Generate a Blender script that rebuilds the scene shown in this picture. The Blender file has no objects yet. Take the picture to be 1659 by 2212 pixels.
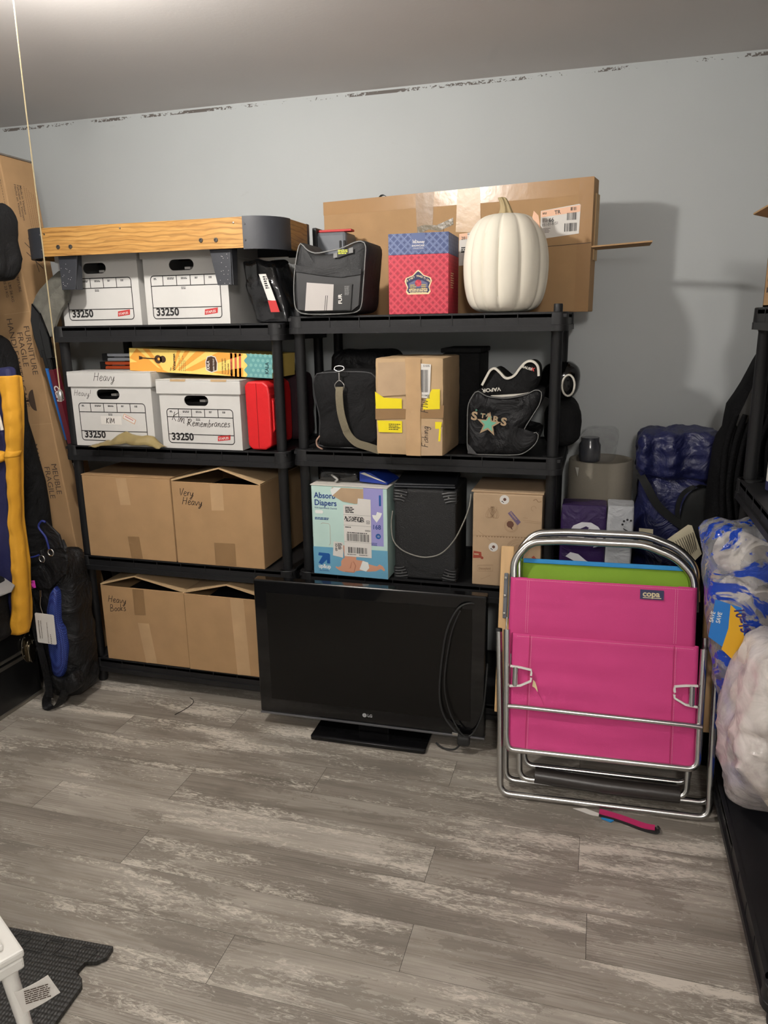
import bpy, bmesh, math, random
from mathutils import Vector, Matrix, noise
random.seed(7)
PI = math.pi
sc = bpy.context.scene
C = sc.collection

# ---------------------------------------------------------------- camera, light level
CAM = dict(f=1616.8, loc=(0.4951, -2.8631, 1.4111), yaw=0.2808, pitch=-0.2486, roll=0.0154)
cam = bpy.data.cameras.new('camera'); camo = bpy.data.objects.new('camera', cam); C.objects.link(camo)
cam.sensor_fit = 'HORIZONTAL'; cam.sensor_width = 36.0
cam.lens = CAM['f'] / 1659 * 36; cam.clip_start = 0.05
M3 = Matrix.Rotation(CAM['yaw'], 3, 'Z') @ Matrix.Rotation(CAM['pitch'], 3, 'X') @ Matrix.Rotation(CAM['roll'], 3, 'Y')
right, fwd, up = M3.col[0], M3.col[1], M3.col[2]
mw = Matrix((right, up, -fwd)).transposed().to_4x4(); mw.translation = Vector(CAM['loc'])
camo.matrix_world = mw
sc.camera = camo
sc.view_settings.view_transform = 'Standard'; sc.view_settings.look = 'None'
sc.view_settings.gamma = 1.0; sc.view_settings.use_curve_mapping = False
sc.view_settings.exposure = 0.1
wd = bpy.data.worlds.new('world'); sc.world = wd; wd.use_nodes = True
wd.node_tree.nodes['Background'].inputs[0].default_value = (0.5, 0.5, 0.5, 1)
wd.node_tree.nodes['Background'].inputs[1].default_value = 0.02
BULB = (-0.70, -1.42, 2.12); BULB_E = 900.0
FILL_GLOBE = (0.75, -3.75, 1.95); FILL_GLOBE_E = 130.0  # unseen fill globe added behind the viewer to lift the shadows

# ---------------------------------------------------------------- materials
MATS = {}
def nt(m): return m.node_tree
def mat(name, col, rough=0.6, metal=0.0, bump=0.0, bscale=200.0, var=0.0, vscale=8.0, coat=0.0, spec=0.5, alpha=1.0, sheen=0.0, stretch=(1, 1, 1), emit=0.0, fold=0.0, fscale=16.0):
    if name in MATS: return MATS[name]
    m = bpy.data.materials.new(name); m.use_nodes = True; MATS[name] = m
    t = m.node_tree; b = t.nodes['Principled BSDF']
    b.inputs['Base Color'].default_value = (*col, 1); b.inputs['Roughness'].default_value = rough
    b.inputs['Metallic'].default_value = metal; b.inputs['Coat Weight'].default_value = coat
    b.inputs['Specular IOR Level'].default_value = spec; b.inputs['Alpha'].default_value = alpha
    if sheen: b.inputs['Sheen Weight'].default_value = sheen
    if emit:
        b.inputs['Emission Color'].default_value = (*col, 1); b.inputs['Emission Strength'].default_value = emit
    tc = t.nodes.new('ShaderNodeTexCoord'); mp = t.nodes.new('ShaderNodeMapping')
    mp.inputs['Scale'].default_value = stretch
    t.links.new(tc.outputs['Object'], mp.inputs[0])
    if bump:
        n = t.nodes.new('ShaderNodeTexNoise'); n.inputs['Scale'].default_value = bscale; n.inputs['Detail'].default_value = 3
        t.links.new(mp.outputs[0], n.inputs['Vector'])
        bp = t.nodes.new('ShaderNodeBump'); bp.inputs['Strength'].default_value = min(1, bump); bp.inputs['Distance'].default_value = 0.002
        t.links.new(n.outputs[0], bp.inputs['Height']); t.links.new(bp.outputs[0], b.inputs['Normal'])
    if fold:
        nf = t.nodes.new('ShaderNodeTexNoise'); nf.inputs['Scale'].default_value = fscale; nf.inputs['Detail'].default_value = 4; nf.inputs['Distortion'].default_value = 1.2
        t.links.new(mp.outputs[0], nf.inputs['Vector'])
        bf = t.nodes.new('ShaderNodeBump'); bf.inputs['Strength'].default_value = 1.0; bf.inputs['Distance'].default_value = fold
        t.links.new(nf.outputs[0], bf.inputs['Height']); t.links.new(bf.outputs[0], b.inputs['Normal'])
        if bump: t.links.new(bf.outputs[0], bp.inputs['Normal']); t.links.new(bp.outputs[0], b.inputs['Normal'])
    n2 = t.nodes.new('ShaderNodeTexNoise'); n2.inputs['Scale'].default_value = vscale; n2.inputs['Detail'].default_value = 6
    t.links.new(mp.outputs[0], n2.inputs['Vector'])
    r = t.nodes.new('ShaderNodeValToRGB'); v = max(var, 0.03)
    r.color_ramp.elements[0].position = 0.3; r.color_ramp.elements[1].position = 0.7
    r.color_ramp.elements[0].color = (*[c * (1 - v) for c in col], 1)
    r.color_ramp.elements[1].color = (*[min(1, c * (1 + v)) for c in col], 1)
    t.links.new(n2.outputs[0], r.inputs[0]); t.links.new(r.outputs[0], b.inputs['Base Color'])
    return m

def s2l(*rgb): return tuple(((c / 255) / 12.92 if c / 255 <= 0.04045 else ((c / 255 + 0.055) / 1.055) ** 2.4) for c in rgb)

BLACKP = mat('black_plastic', (0.011, 0.011, 0.012), 0.45, bump=0.25, bscale=900, var=0.1, spec=.35)
GLOSSB = mat('gloss_black', (0.004, 0.004, 0.0045), 0.10, coat=0.25, spec=.4)
SCREEN = mat('tv_screen', (0.0045, 0.0042, 0.0038), 0.28, spec=.3)
DARKM = mat('dark_grey_metal', (0.027, 0.029, 0.035), 0.5, var=0.06)
WHITEC = mat('white_cardboard', s2l(200, 198, 194), 0.8, bump=0.1, bscale=120, var=0.04)
CARD = mat('brown_cardboard', s2l(168, 134, 95), 0.85, bump=0.15, bscale=90, var=0.06, vscale=14)
CARD2 = mat('pale_cardboard', s2l(176, 150, 120), 0.85, bump=0.15, bscale=90, var=0.07, vscale=14)
CARD3 = mat('worn_cardboard', s2l(180, 152, 116), 0.8, bump=0.6, bscale=30, var=0.08, vscale=10)
CARDE = mat('cardboard_edge', s2l(190, 160, 120), 0.9, bump=0.5, bscale=300, stretch=(1, 1, 4))
TAPE = mat('brown_tape', s2l(142, 112, 78), 0.34, bump=0.35, bscale=40, var=0.1)
TAPEL = mat('clear_tape', s2l(184, 152, 114), 0.33, bump=0.35, bscale=45, var=0.12)  # clear tape, lightened so its highlights sit in the colour
INK = mat('black_ink', (0.012, 0.011, 0.012), 0.6)
INKB = mat('brown_ink', (0.07, 0.045, 0.03), 0.7)
PEN = mat('marker_pen', (0.022, 0.015, 0.012), 0.6)
PAPER = mat('white_paper', s2l(214, 210, 204), 0.7, var=0.03)
PEACH = mat('peach_paper', s2l(235, 190, 160), 0.7)
REDP = mat('red_print', s2l(186, 52, 52), 0.6)
FABB = mat('black_fabric', (0.0075, 0.0075, 0.008), 0.85, spec=.25, bump=0.5, bscale=700, var=0.2, fold=.02, fscale=9)
FABB2 = mat('black_nylon', (0.0085, 0.0085, 0.0095), 0.5, spec=.25, bump=0.4, bscale=500, var=0.2, fold=.03, fscale=9)
FABG = mat('charcoal_fabric', (0.017, 0.0175, 0.0185), 0.65, bump=0.6, bscale=600, var=0.15, fold=.012, fscale=10)
PIPE = mat('grey_piping', (0.16, 0.16, 0.155), 0.5)
CHROME = mat('polished_aluminium', (0.62, 0.61, 0.59), 0.24, 1.0, var=0.04)
STEEL = mat('dull_steel', (0.42, 0.41, 0.38), 0.35, 1.0)
BRASS = mat('aged_nickel', (0.45, 0.40, 0.31), 0.3, 1.0)
PLASTW = mat('white_plastic', s2l(222, 220, 214), 0.4, var=0.02)
GREYPL = mat('grey_plastic', s2l(92, 96, 102), 0.5)
RUBBER = mat('black_rubber', (0.015, 0.015, 0.015), 0.7, bump=0.3, bscale=300)

# ---------------------------------------------------------------- object helpers
def setp(o, label=None, cat=None, group=None, kind=None):
    if label: o['label'] = label
    if cat: o['category'] = cat
    if group: o['group'] = group
    if kind: o['kind'] = kind
    return o
def thing(name, label, cat, loc=(0, 0, 0), rot=(0, 0, 0), group=None):
    o = bpy.data.objects.new(name, None); C.objects.link(o); o.empty_display_size = 0.05
    o.location = loc; o.rotation_euler = rot if isinstance(rot, tuple) else (0, 0, rot)
    return setp(o, label, cat, group)
def copy_thing(src, loc, rot=None, label=None):
    def cp(o, par):
        n = o.copy(); C.objects.link(n)
        if par: n.parent = par
        for ch in [x for x in bpy.data.objects if x.parent == o]: cp(ch, n)
        return n
    r = cp(src, None); r.location = loc
    if rot is not None: r.rotation_euler = rot if isinstance(rot, tuple) else (0, 0, rot)
    if label: r['label'] = label
    return r

class S:
    """collects shapes into one mesh"""
    def __init__(s): s.bm = bmesh.new(); s.m = []; s.cur = 0
    def mat(s, m):
        if m not in s.m: s.m.append(m)
        s.cur = s.m.index(m); return s
    def _tag(s, faces):
        for f in faces: f.material_index = s.cur
    def box(s, x0, x1, y0, y1, z0, z1, mtx=None):
        vs = [s.bm.verts.new(Vector(p)) for p in ((x0, y0, z0), (x1, y0, z0), (x1, y1, z0), (x0, y1, z0), (x0, y0, z1), (x1, y0, z1), (x1, y1, z1), (x0, y1, z1))]
        if mtx:
            for v in vs: v.co = mtx @ v.co
        fs = [s.bm.faces.new([vs[i] for i in q]) for q in ((3, 2, 1, 0), (4, 5, 6, 7), (0, 1, 5, 4), (1, 2, 6, 5), (2, 3, 7, 6), (3, 0, 4, 7))]
        s._tag(fs); return s
    def tube(s, pts, r, seg=10, caps=True, r1=None, flat=None):
        pts = [Vector(p) for p in pts]; n = len(pts)
        t0 = (pts[1] - pts[0]).normalized()
        a = Vector((0, 0, 1)) if abs(t0.z) < 0.9 else Vector((0, 1, 0))
        nrm = t0.cross(a).normalized(); rings = []
        for i, p in enumerate(pts):
            if i == 0: t = pts[1] - pts[0]
            elif i == n - 1: t = pts[-1] - pts[-2]
            else: t = (pts[i + 1] - p).normalized() + (p - pts[i - 1]).normalized()
            t.normalize(); nrm = (nrm - t * nrm.dot(t)).normalized(); bn = t.cross(nrm)
            rr = r if r1 is None else r + (r1 - r) * i / (n - 1)
            fx, fy = (1, 1) if flat is None else flat
            rings.append([s.bm.verts.new(p + (nrm * math.cos(2 * PI * k / seg) * fx + bn * math.sin(2 * PI * k / seg) * fy) * rr) for k in range(seg)])
        fs = []
        for A, B in zip(rings, rings[1:]):
            for k in range(seg):
                fs.append(s.bm.faces.new((A[k], A[(k + 1) % seg], B[(k + 1) % seg], B[k])))
        if caps: fs.append(s.bm.faces.new(rings[0][::-1])); fs.append(s.bm.faces.new(rings[-1]))
        s._tag(fs); return s
    def cyl(s, p0, p1, r, r1=None, seg=20): return s.tube([p0, p1], r, seg, True, r1)
    def ribbon(s, pts, wdir, w, th=0.002):
        """flat strap: path, width direction(s), width, thickness"""
        pts = [Vector(p) for p in pts]; rings = []
        for i, p in enumerate(pts):
            t = (pts[min(i + 1, len(pts) - 1)] - pts[max(i - 1, 0)]).normalized()
            wd_ = Vector(wdir[i] if isinstance(wdir, list) else wdir); wd_ = (wd_ - t * wd_.dot(t)).normalized()
            nn = t.cross(wd_)
            rings.append([s.bm.verts.new(p + wd_ * a * w / 2 + nn * b * th / 2) for a, b in ((-1, -1), (1, -1), (1, 1), (-1, 1))])
        fs = []
        for A, B in zip(rings, rings[1:]):
            for k in range(4): fs.append(s.bm.faces.new((A[k], A[(k + 1) % 4], B[(k + 1) % 4], B[k])))
        fs += [s.bm.faces.new(rings[0][::-1]), s.bm.faces.new(rings[-1])]
        s._tag(fs); return s
    def lathe(s, prof, c=(0, 0, 0), seg=32, fn=None):
        rings = []
        for r, z in prof:
            ring = []
            for k in range(seg):
                a = 2 * PI * k / seg; rr = r * (fn(a, z) if fn else 1)
                ring.append(s.bm.verts.new((c[0] + rr * math.cos(a), c[1] + rr * math.sin(a), c[2] + z)))
            rings.append(ring)
        fs = []
        for A, B in zip(rings, rings[1:]):
            for k in range(seg): fs.append(s.bm.faces.new((A[k], A[(k + 1) % seg], B[(k + 1) % seg], B[k])))
        fs += [s.bm.faces.new(rings[0][::-1]), s.bm.faces.new(rings[-1])]
        s._tag(fs); return s
    def prism(s, outline, O, u, v, depth, hole=None):
        """outline (2D) placed at O + x*u + y*v and extruded by vector depth; hole optional"""
        O, u, v, dp = Vector(O), Vector(u), Vector(v), Vector(depth)
        b = bmesh.new()
        def loop(pts):
            vs = [b.verts.new(O + u * p[0] + v * p[1]) for p in pts]
            return [b.edges.new((vs[i], vs[(i + 1) % len(vs)])) for i in range(len(vs))]
        es = loop(outline)
        if hole: es += loop(hole)
        if hole: bmesh.ops.triangle_fill(b, edges=es, use_beauty=True)
        else: b.faces.new(list(b.verts))
        r = bmesh.ops.extrude_face_region(b, geom=b.faces[:])
        for g in r['geom']:
            if isinstance(g, bmesh.types.BMVert): g.co += dp
        bmesh.ops.recalc_face_normals(b, faces=b.faces[:])
        s._merge(b); return s
    def _merge(s, b):
        mp = {}
        for vv in b.verts: mp[vv] = s.bm.verts.new(vv.co)
        fs = []
        for f in b.faces:
            try: fs.append(s.bm.faces.new([mp[x] for x in f.verts]))
            except ValueError: pass
        s._tag(fs); b.free()
    def soft(s, x0, x1, y0, y1, z0, z1, r=0.03, n=10, amp=0.006, nscale=8, seed=0, mtx=None, fn=None):
        b = bmesh.new(); bmesh.ops.create_cube(b, size=2)
        bmesh.ops.subdivide_edges(b, edges=b.edges[:], cuts=n, use_grid_fill=True)
        c = Vector(((x0 + x1) / 2, (y0 + y1) / 2, (z0 + z1) / 2)); h = Vector(((x1 - x0) / 2, (y1 - y0) / 2, (z1 - z0) / 2))
        for vv in b.verts:
            p = Vector((vv.co.x * h.x, vv.co.y * h.y, vv.co.z * h.z))
            rr = min(r, h.x * 0.98, h.y * 0.98, h.z * 0.98)
            q = Vector([max(-h[i] + rr, min(h[i] - rr, p[i])) for i in range(3)])
            d = p - q
            if d.length > 1e-9: p = q + d.normalized() * rr
            nn = noise.fractal(p * nscale + Vector((seed * 7.3, seed * 3.1, 0)), 1.0, 2.0, 3)
            dirn = Vector((p.x / h.x, p.y / h.y, p.z / h.z)).normalized()
            zf = min(1.0, (p.z + h.z) / 0.03)
            p += dirn * nn * amp * zf
            p += c
            if fn: p = fn(p)
            p.z = max(p.z, z0) if not mtx else p.z
            vv.co = mtx @ p if mtx else p
        s._merge(b); return s
    def puff(s, outline, y0, d, edge=0.02, bulge=0.012, N=56, amp=0.004, nscale=9, seed=0, smooth=True, fn=None):
        """outline in x,z -> bag with front at y0 and back at y0+d"""
        o = catmull(outline) if smooth else [Vector(p) for p in outline]
        o = resample(o, N); cx = sum(p[0] for p in o) / N; cz = sum(p[1] for p in o) / N
        zmin = min(p[1] for p in o)
        prof = [(0.35, d), (0.7, d), (0.93, d - edge * 0.15), (0.985, d - edge * 0.6), (1.0, d - edge), (1.0, d / 2), (1.0, edge), (0.985, edge * 0.4), (0.94, 0.0), (0.8, -bulge * 0.5), (0.6, -bulge * 0.85), (0.4, -bulge), (0.2, -bulge)]
        rings = []
        for sc_, y in prof:
            ring = []
            for p in o:
                q = Vector((cx + (p[0] - cx) * sc_, y0 + y, cz + (p[1] - cz) * sc_))
                nn = noise.fractal(q * nscale + Vector((seed * 5.1, 0, seed * 2.2)), 1.0, 2.0, 3) * amp
                q.y += nn * (1 if y < d / 2 else 0.3)
                if q.z > zmin + 0.01: q.x += nn * 0.6; q.z += nn * 0.4
                if fn: q = fn(q)
                ring.append(s.bm.verts.new(q))
            rings.append(ring)
        fs = []
        for A, B in zip(rings, rings[1:]):
            for k in range(N): fs.append(s.bm.faces.new((A[k], A[(k + 1) % N], B[(k + 1) % N], B[k])))
        fs += [s.bm.faces.new(rings[0]), s.bm.faces.new(rings[-1][::-1])]
        s._tag(fs); return s
    def build(s, name, parent=None, smooth=None, bevel=0.0, loc=None, rot=None, subsurf=0, seg=2):
        bmesh.ops.recalc_face_normals(s.bm, faces=s.bm.faces[:])
        me = bpy.data.meshes.new(name); s.bm.to_mesh(me); s.bm.free()
        for m in (s.m or [BLACKP]): me.materials.append(m)
        o = bpy.data.objects.new(name, me); C.objects.link(o)
        if parent: o.parent = parent
        if loc: o.location = loc
        if rot: o.rotation_euler = rot
        if smooth is not None:
            me.polygons.foreach_set('use_smooth', [True] * len(me.polygons))
            me.set_sharp_from_angle(angle=math.radians(smooth))
        if bevel:
            b = o.modifiers.new('bevel', 'BEVEL'); b.width = bevel; b.segments = seg; b.limit_method = 'ANGLE'; b.angle_limit = math.radians(40)
        if subsurf:
            b = o.modifiers.new('sub', 'SUBSURF'); b.levels = subsurf; b.render_levels = subsurf
        return o

def catmull(p, k=6, closed=True):
    p = [Vector(q) for q in p]; n = len(p); o = []
    rng = range(n) if closed else range(n - 1)
    for i in rng:
        g = (lambda j: p[j % n]) if closed else (lambda j: p[max(0, min(n - 1, j))])
        a, b, c, d = g(i - 1), g(i), g(i + 1), g(i + 2)
        for t in [j / k for j in range(k)]:
            o.append(0.5 * ((2 * b) + (c - a) * t + (2 * a - 5 * b + 4 * c - d) * t * t + (3 * b - a - 3 * c + d) * t ** 3))
    if not closed: o.append(p[-1])
    return o
def resample(o, N):
    L = [0]
    for i in range(len(o)): L.append(L[-1] + (o[(i + 1) % len(o)] - o[i]).length)
    out = []; j = 0
    for k in range(N):
        t = L[-1] * k / N
        while L[j + 1] < t: j += 1
        f = (t - L[j]) / max(1e-9, L[j + 1] - L[j]); out.append(o[j].lerp(o[(j + 1) % len(o)], f))
    return out
def fillet(pts, r, k=6, closed=False):
    pts = [Vector(p) for p in pts]; n = len(pts); o = []
    for i, p in enumerate(pts):
        if not closed and i in (0, n - 1): o.append(p); continue
        a = (pts[i - 1] - p); b = (pts[(i + 1) % n] - p)
        rr = min(r, a.length * 0.49, b.length * 0.49)
        A = p + a.normalized() * rr; B = p + b.normalized() * rr
        for j in range(k + 1):
            t = j / k; o.append(A * (1 - t) ** 2 + p * 2 * t * (1 - t) + B * t * t)
    return o
def smoothpath(pts, k=6): return catmull([Vector(p) for p in pts], k, False)
def stadium(cx, cy, w, h, k=8):
    r = h / 2; o = []
    for j in range(k + 1): a = -PI / 2 + PI * j / k; o.append((cx + w / 2 - r + r * math.cos(a), cy + r * math.sin(a)))
    for j in range(k + 1): a = PI / 2 + PI * j / k; o.append((cx - w / 2 + r + r * math.cos(a), cy + r * math.sin(a)))
    return o
def rrect(x0, y0, x1, y1, r, k=5):
    o = []
    for cx, cy, a0 in ((x1 - r, y0 + r, -90), (x1 - r, y1 - r, 0), (x0 + r, y1 - r, 90), (x0 + r, y0 + r, 180)):
        for j in range(k + 1): a = math.radians(a0 + 90 * j / k); o.append((cx + r * math.cos(a), cy + r * math.sin(a)))
    return o

# ---------------------------------------------------------------- lettering
TXT = {}
def text2d(body, bold=0.0):
    key = (body, bold)
    if key in TXT: return TXT[key]
    cu = bpy.data.curves.new('t', 'FONT'); cu.body = body; cu.size = 1.0; cu.offset = bold; cu.resolution_u = 3
    ob = bpy.data.objects.new('t', cu); C.objects.link(ob)
    dg = bpy.context.evaluated_depsgraph_get()
    me = bpy.data.meshes.new_from_object(ob.evaluated_get(dg))
    vs = [(v.co.x, v.co.y) for v in me.vertices]; ps = [tuple(p.vertices) for p in me.polygons]
    bpy.data.objects.remove(ob); bpy.data.curves.remove(cu); bpy.data.meshes.remove(me)
    TXT[key] = (vs, ps); return TXT[key]
# single stroke handwriting: glyph -> (advance, strokes)
G = {
 'H': (.8, [[(0, 0), (.06, 1)], [(.5, .02), (.56, .98)], [(.02, .5), (.56, .53)]]),
 'e': (.5, [[(.03, .28), (.3, .36), (.32, .5), (.15, .56), (.02, .36), (.05, .08), (.2, 0), (.42, .12)]]),
 'a': (.55, [[(.38, .5), (.15, .52), (.02, .25), (.12, .02), (.3, .1), (.4, .48), (.36, .1), (.5, .04)]]),
 'v': (.5, [[(0, .5), (.14, .02), (.22, .02), (.42, .52)]]),
 'y': (.6, [[(.02, .5), (.1, .1), (.28, .1), (.42, .5)], [(.42, .5), (.36, -.1), (.2, -.42), (.08, -.3), (.5, .1)]]),
 '!': (.25, [[(.12, 1), (.1, .3)], [(.08, .08), (.1, .0)]]),
 'K': (.65, [[(.03, 0), (.05, 1)], [(.5, 1), (.08, .48), (.52, 0)]]),
 'I': (.3, [[(.1, 0), (.12, 1)]]),
 'M': (.85, [[(0, 0), (.1, .95), (.36, .2), (.6, .95), (.72, 0)]]),
 'i': (.25, [[(.1, .5), (.1, .05), (.2, .02)], [(.12, .8), (.14, .84)]]),
 'm': (.75, [[(.02, .5), (.05, 0), (.08, .4), (.22, .5), (.28, 0), (.32, .4), (.5, .5), (.56, .02), (.68, .02)]]),
 's': (.45, [[(.34, .48), (.12, .5), (.1, .32), (.32, .22), (.28, .02), (.02, .04)]]),
 "'": (.2, [[(.1, .8), (.08, .6)]]),
 'R': (.8, [[(.02, 0), (.08, 1)], [(-.04, .9), (.35, 1), (.55, .8), (.35, .55), (.1, .5), (.35, .3), (.65, 0)]]),
 'r': (.4, [[(.03, .5), (.08, 0), (.12, .4), (.3, .5)]]),
 'b': (.5, [[(.05, 1), (.06, 0), (.3, .03), (.38, .3), (.2, .48), (.08, .3)]]),
 'n': (.55, [[(.02, .5), (.06, 0), (.1, .38), (.28, .5), (.36, .02), (.5, .05)]]),
 'c': (.45, [[(.36, .45), (.15, .52), (.02, .25), (.14, 0), (.4, .1)]]),
 'V': (.65, [[(0, .95), (.24, 0), (.5, 1)]]),
 'B': (.7, [[(.04, 0), (.06, 1), (.4, .9), (.36, .6), (.1, .5), (.45, .42), (.48, .1), (.04, 0)]]),
 'o': (.5, [[(.2, .5), (.03, .3), (.12, .02), (.34, .1), (.38, .4), (.2, .5)]]),
 'k': (.5, [[(.05, 1), (.05, 0)], [(.34, .5), (.07, .25), (.36, 0)]]),
 'F': (.65, [[(.04, 0), (.08, 1)], [(.05, .97), (.55, 1)], [(.06, .5), (.4, .52)]]),
 'N': (.75, [[(.02, 0), (.08, 1), (.5, .05), (.56, 1)]]),
 'h': (.55, [[(.05, 1), (.04, 0), (.1, .4), (.3, .5), (.38, .02)]]),
 'g': (.55, [[(.38, .5), (.12, .5), (.04, .2), (.2, .02), (.36, .3), (.38, .5), (.34, -.3), (.14, -.42), (.05, -.25)]]),
 'W': (.9, [[(0, .95), (.18, 0), (.36, .7), (.54, 0), (.75, 1)]]),
 'X': (.7, [[(0, 1), (.55, 0)], [(.5, 1), (.02, 0)]]),
 '8': (.5, [[(.3, .5), (.05, .75), (.22, 1), (.4, .78), (.05, .22), (.2, 0), (.4, .22), (.3, .5)]]),
 ' ': (.4, []),
}
class Decal:
    """thin print on a flat face: origin, right, up; layers are lifted a fraction of a millimetre"""
    def __init__(s, O, u=(1, 0, 0), v=(0, 0, 1), lift=0.0005):
        s.O, s.u, s.v = Vector(O), Vector(u).normalized(), Vector(v).normalized(); s.n = s.u.cross(s.v)
        s.S = S(); s.lift = lift; s.k = 0
    def P(s, x, y): return s.O + s.u * x + s.v * y + s.n * (s.lift + s.k * 0.00025)
    def layer(s, k): s.k = k; return s
    def poly(s, pts, m):
        s.S.mat(m); b = s.S.bm
        f = b.faces.new([b.verts.new(s.P(*p)) for p in pts]); f.material_index = s.S.cur; return s
    def rect(s, x0, y0, x1, y1, m): return s.poly([(x0, y0), (x1, y0), (x1, y1), (x0, y1)], m)
    def disc(s, x, y, r, m, k=24, ry=None): return s.poly([(x + r * math.cos(2 * PI * i / k), y + (ry or r) * math.sin(2 * PI * i / k)) for i in range(k)], m)
    def line(s, pts, w, m, closed=False):
        pts = [Vector((p[0], p[1])) for p in pts]; n = len(pts); L = []; R_ = []
        for i, p in enumerate(pts):
            if closed: a, b = pts[i - 1], pts[(i + 1) % n]
            else: a, b = pts[max(0, i - 1)], pts[min(n - 1, i + 1)]
            t = (b - a); t = t.normalized() if t.length > 1e-9 else Vector((1, 0)); q = Vector((-t.y, t.x)) * w / 2
            L.append(p + q); R_.append(p - q)
        s.S.mat(m); b = s.S.bm; lv = [b.verts.new(s.P(*p)) for p in L]; rv = [b.verts.new(s.P(*p)) for p in R_]
        for i in range(n if closed else n - 1):
            j = (i + 1) % n; f = b.faces.new((rv[i], rv[j], lv[j], lv[i])); f.material_index = s.S.cur
        return s
    def text(s, body, x, y, size, m, bold=0.0, rot=0, align='l', sx=1.0):
        if not body.strip(): return s
        vs, ps = text2d(body, bold); w = max(v[0] for v in vs) * size * sx
        dx = {'l': 0, 'c': -w / 2, 'r': -w}[align]; ca, sa = math.cos(rot), math.sin(rot)
        s.S.mat(m); b = s.S.bm
        bv = [b.verts.new(s.P(x + (v[0] * size * sx + dx) * ca - v[1] * size * sa, y + (v[0] * size * sx + dx) * sa + v[1] * size * ca)) for v in vs]
        for p in ps:
            try: f = b.faces.new([bv[i] for i in p]); f.material_index = s.S.cur
            except ValueError: pass
        return s
    def hand(s, body, x, y, size, m, w=0.0022, rot=0, slant=0.12):
        ca, sa = math.cos(rot), math.sin(rot); cx = 0; rnd = random.Random(len(body))
        for ch in body:
            adv, st = G[ch]; jy = rnd.uniform(-.06, .06)
            for k in st:
                pp = catmull([Vector((p[0], p[1])) for p in k], 3, False) if len(k) > 2 else k
                s.line([(x + ((cx + p[0] + slant * p[1]) * ca - (p[1] + jy) * sa) * size, y + ((cx + p[0] + slant * p[1]) * sa + (p[1] + jy) * ca) * size) for p in pp], w, m)
            cx += adv
        return s
    def fine(s, x, y, w, rows, h, m, gap=0.6, seed=1, jag=0.3):
        rnd = random.Random(seed)
        for i in range(rows):
            cx = x; end = x + w * (1 - rnd.random() * jag)
            while cx < end:
                q = min(end - cx, h * rnd.uniform(1.5, 5)); s.rect(cx, y - i * h * (1 + gap) - h, cx + q, y - i * h * (1 + gap), m); cx += q + h * 0.5
        return s
    def bars(s, x, y, w, h, m, seed=1, n=34, vert=True):
        rnd = random.Random(seed); ws = [rnd.choice((1, 1, 1, 2, 3)) for _ in range(2 * n)]; tot = sum(ws); c = 0
        for i, q in enumerate(ws):
            if i % 2 == 0:
                if vert: s.rect(x + w * c / tot, y, x + w * (c + q) / tot, y + h, m)
                else: s.rect(x, y + h * c / tot, x + w, y + h * (c + q) / tot, m)
            c += q
        return s
    def build(s, name, parent, label=None):
        b = s.S.bm
        me = bpy.data.meshes.new(name); b.to_mesh(me); b.free()
        for m in s.S.m: me.materials.append(m)
        o = bpy.data.objects.new(name, me); C.objects.link(o); o.parent = parent
        if label: o['label'] = label
        return o

# ================================================================ ROOM
XL, XR, YB, ZC = -2.15, 1.36, -5.2, 2.2225
def ramp(t, stops):
    r = t.nodes.new('ShaderNodeValToRGB'); e = r.color_ramp.elements
    e[0].position, e[0].color = stops[0][0], (*stops[0][1], 1)
    e[1].position, e[1].color = stops[-1][0], (*stops[-1][1], 1)
    for p, c in stops[1:-1]: q = e.new(p); q.color = (*c, 1)
    return r
def mixc(t, f, a, b):
    m = t.nodes.new('ShaderNodeMix'); m.data_type = 'RGBA'
    for s_, v in ((m.inputs[0], f), (m.inputs[6], a), (m.inputs[7], b)):
        if isinstance(v, bpy.types.NodeSocket): t.links.new(v, s_)
        elif isinstance(v, tuple): s_.default_value = (*v, 1)
        else: s_.default_value = v
    return m.outputs[2]
def noise_n(t, vec, scale, detail=4, rough=0.5, dist=0.0):
    n = t.nodes.new('ShaderNodeTexNoise'); n.inputs['Scale'].default_value = scale; n.inputs['Detail'].default_value = detail
    n.inputs['Roughness'].default_value = rough; n.inputs['Distortion'].default_value = dist; t.links.new(vec, n.inputs['Vector']); return n.outputs[0]
def mapping(t, vec, scale, loc=(0, 0, 0)):
    m = t.nodes.new('ShaderNodeMapping'); m.inputs['Scale'].default_value = scale; m.inputs['Location'].default_value = loc
    t.links.new(vec, m.inputs[0]); return m.outputs[0]
def math_n(t, op, a, b=0.0, clamp=False):
    m = t.nodes.new('ShaderNodeMath'); m.operation = op; m.use_clamp = clamp
    for s_, v in ((m.inputs[0], a), (m.inputs[1], b)):
        if isinstance(v, bpy.types.NodeSocket): t.links.new(v, s_)
        else: s_.default_value = v
    return m.outputs[0]

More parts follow.
